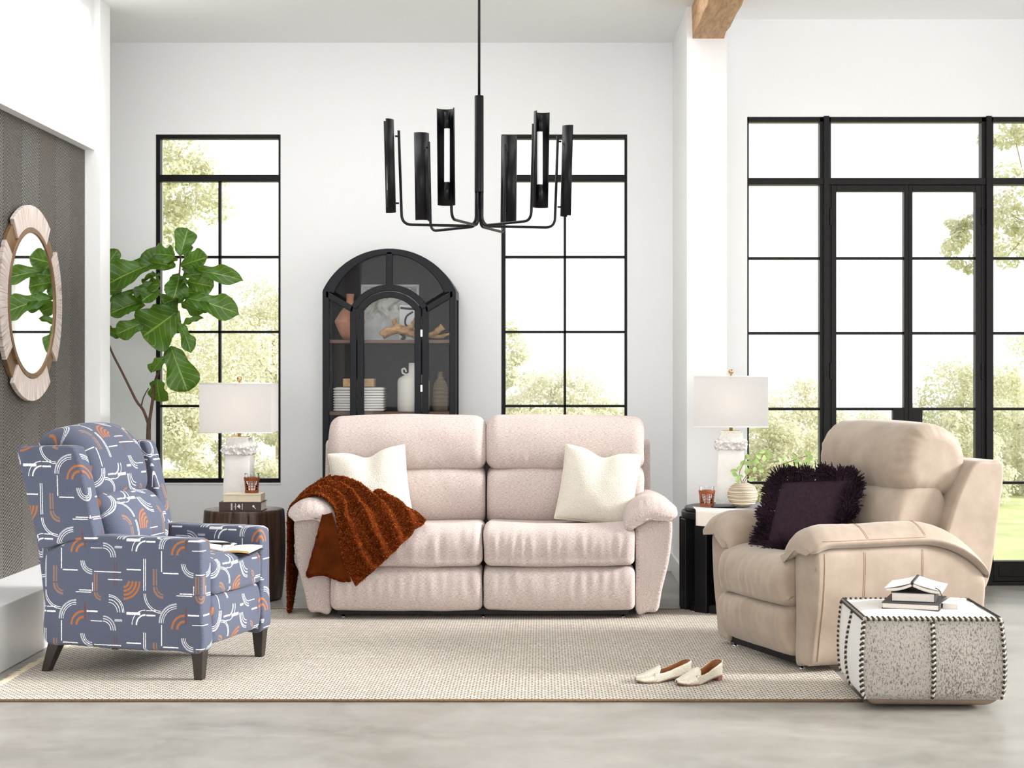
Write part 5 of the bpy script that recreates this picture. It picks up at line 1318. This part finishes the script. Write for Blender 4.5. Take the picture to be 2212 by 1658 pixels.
box('floor_panel', -HWc+.022, HWc-.022, .03, D-.014, .76, .785, ck, cab); MB().box(-HWc+.04, -.003, .0, .02, .12, .77).build('lower_door', ck, cab, .003); MB().box(.003, HWc-.04, .0, .02, .12, .77).build('lower_door', ck, cab, .003)
box('plinth', -HWc, HWc, .01, D, .0, .07, ck, cab, .003); box('lower_rail', -HWc+.04, HWc-.04, 0, .035, .77, .80, ck, cab)
SZ1, SZ2 = 1.4525, 1.0135
def cx(px, Y): return at(px, 0, Y).x
yv = 9.88
pv = thing('terracotta_vase', 'blush terracotta vase on the cabinet upper shelf', 'vase', (cx(756, yv), yv, SZ1))
lathe('vase_body', [(.0001, 0), (.038, 0), (.060, .03), (.092, .105), (.094, .118), (.060, .175), (.026, .215), (.0225, .25), (.027, .285), (.022, .285), (.018, .25), (.0001, .22)], M['peach'], pv, 40, cap=False)
ap = thing('abstract_print', 'grey abstract print in a clear frame inside the cabinet', 'picture', (cx(842, 9.97), 9.975, SZ1)); ap.rotation_euler = (math.radians(-4), 0, 0)
mesh('print', [(-.165, 0, .02), (.165, 0, .02), (.165, 0, .335), (-.165, 0, .335)], [(0, 1, 2, 3)], M['art'], ap, False, [(0, 0), (1, 0), (1, 1), (0, 1)])
MB().box(-.175, .175, .001, .010, 0, .345).build('frame_back', M['acrylic'], ap, .002)
MB().box(-.182, -.168, -.012, .010, 0, .35).box(.168, .182, -.012, .010, 0, .35).box(-.182, .182, -.012, .010, .336, .35).box(-.182, .182, -.012, .010, 0, .018).build('frame', M['acrylic'], ap, .002)
ap2 = thing('abstract_card', 'white card with black brush strokes leaning behind the driftwood', 'picture', (cx(880, 9.93), 9.945, SZ1)); ap2.rotation_euler = (math.radians(-8), 0, math.radians(-4))
MB().box(-.055, .055, 0, .006, 0, .225).build('card', M['cover_white'], ap2, .001)
def strk(P, wd): 
    q = cr(P, 8); A = []; B_ = []
    for i in range(len(q)):
        t = q[min(i+1, len(q)-1)]-q[max(i-1, 0)]; t = t/np.linalg.norm(t); n_ = np.array([-t[1], t[0]])*wd/2; A.append(q[i]+n_); B_.append(q[i]-n_)
    MB().strip(A, B_, -.0012, -.0002).build('brush_stroke', M['lace'], ap2)
strk([(-.05, .205), (0, .20), (.052, .198)], .014); strk([(.03, .18), (-.01, .15), (-.015, .10), (.03, .08), (.05, .11)], .012); strk([(-.05, .05), (-.02, .02), (-.04, .004)], .02)
dw = thing('driftwood', 'gnarled tan driftwood piece on the cabinet upper shelf', 'driftwood', (cx(880, 9.83), 9.83, SZ1))
V, F = [], []
def limb(P, R):
    global V, F
    q = cr(P, 8); r_ = np.interp(np.linspace(0, 1, len(q)), np.linspace(0, 1, len(R)), R); v2, f2 = tubeVF(q, r_, 12); v2 = v2+np.stack([vnoise(v2*45+s) for s in (1, 5, 9)], 1)*.007
    F += [tuple(i+len(V) for i in f) for f in f2]; V += list(v2)
limb([(-.155, 0, .022), (-.12, .0, .050), (-.06, -.01, .066), (0, 0, .052), (.06, .01, .024), (.12, 0, .026), (.17, -.01, .042), (.215, 0, .085)], [.022, .032, .026, .026, .024, .018, .016, .020])
limb([(-.05, -.01, .07), (-.075, 0, .095), (-.085, .005, .125)], [.022, .018, .016]); limb([(-.01, 0, .055), (.03, -.02, .085), (.06, -.01, .13)], [.020, .016, .014]); limb([(.05, 0, .03), (.09, -.03, .06), (.10, -.02, .13), (.115, -.02, .165)], [.018, .014, .012, .010])
limb([(.12, 0, .03), (.19, .02, .02), (.26, .03, .035)], [.014, .013, .009])
mesh('wood', V, F, M['drift'], dw)
bk = thing('ribbed_box', 'white ribbed box on the cabinet lower shelf', 'box', (cx(778, 9.86), 9.87, SZ2))
rbox('box_body', (0, 0, .074), (.298, .19, .148), .012, M['basket'], bk, 6, 3)
for k in range(9):
    z = .010+.016*k; P = [(-.151, -.097, z), (.151, -.097, z), (.151, .097, z), (-.151, .097, z)]; tube('rib', P, .0052, M['cover_white'], bk, 6, closed=True)
wb = rbox('wooden_box', (cx(776, 9.86), 9.87, SZ2+.150+.026), (.19, .12, .050), .004, M['wood_box'], None, 3, 2); tag(wb, 'small light wood box on top of the ribbed box', 'box')
jg = thing('handled_jug', 'white stoneware jug with small handle on the lower shelf', 'jug', (cx(893, 9.84), 9.84, SZ2))
lathe('jug_body', [(.0001, 0), (.094, 0), (.098, .008), (.098, .185), (.088, .205), (.030, .238), (.029, .295), (.032, .298), (.026, .298), (.024, .24), (.0001, .2)], M['jug'], jg, 44, cap=False, auto=60)
tube('handle', cr([(-.045, 0, .226), (-.066, 0, .236), (-.068, 0, .258), (-.052, 0, .262), (-.044, 0, .242)], 6), .0055, M['jug'], jg, 8)
bo = thing('ribbed_bottle', 'brown ribbed stoneware bottle at the right of the lower shelf', 'bottle', (cx(951, 9.84), 9.84, SZ2))
lathe('bottle_body', [(.0001, 0), (.043, 0), (.046, .01), (.047, .14), (.040, .17), (.017, .205), (.0135, .235), (.016, .242), (.012, .242), (.0001, .2)], M['bottle'], bo, 40, cap=False)

# ------------------------------------------------------------------ chandelier
CHY = 7.0; chx = at(1035, 0, CHY).x
ch = thing('chandelier', 'black six-arm chandelier with half-pipe shades hanging over the sofa', 'chandelier', (chx, CHY, 0)); cm = M['chand']
lathe('ceiling_canopy', [(.0001, 3.30), (.06, 3.30), (.065, 3.33), (.0001, 3.33)], cm, ch, 32, cap=False)
lathe('hanging_rod', [(.0058, 2.46), (.0058, 3.305)], cm, ch, 14)
lathe('hub_tube', [(.0001, 2.042), (.020, 2.042), (.020, 2.460), (.0185, 2.464), (.0001, 2.464)], cm, ch, 32, cap=False, auto=40)
RCH = .402
bulbm = NG('frosted_tube_glass').fin((.9, .9, .9), .35, Emission_Color=(1, .98, .95, 1), Emission_Strength=.35)
for k in range(6):
    th = math.radians(-107.5+60*k); e = Vector((math.cos(th), math.sin(th), 0)); t = Vector((-math.sin(th), math.cos(th), 0))
    arm = tube('arm', fillet([e*.0135+Vector((0, 0, 2.06)), e*.0135+Vector((0, 0, 1.893)), e*(RCH-.062)+Vector((0, 0, 1.893)), e*(RCH-.048)+Vector((0, 0, 2.300))], .045, 8), .0062, cm, ch, 10)
    bend = [(0, 0)]
    V = []; zl = (1.945, 2.345); n = 18
    for z in zl:
        for i in range(n+1):
            a = math.radians(85+190*i/n); ln = .010*(z-1.945)/.4
            p = e*(RCH+.035*math.cos(a)+ln)+t*(.0365*math.sin(a)); V.append((p.x, p.y, z))
    F = [(i, i+1, n+2+i, n+1+i) for i in range(n)]
    s = mesh('shade', V, F, cm, ch, True); solid(s, .0025, 0)
    for z in (2.275, 1.985):
        p0 = e*(RCH-.049); p1 = e*(RCH-.032)
        tube('pin', [(p0.x, p0.y, z), (p1.x, p1.y, z)], .004, cm, s, 8)
    p = e*(RCH-.008)
    lathe('socket', [(.0135, 1.968), (.0135, 2.040)], cm, s, 16, (p.x, p.y, 0)); lathe('socket', [(.0135, 2.262), (.0135, 2.330)], cm, s, 16, (p.x, p.y, 0))
    lathe('tube_bulb', [(.0118, 2.038), (.0118, 2.264)], bulbm, s, 16, (p.x, p.y, 0))
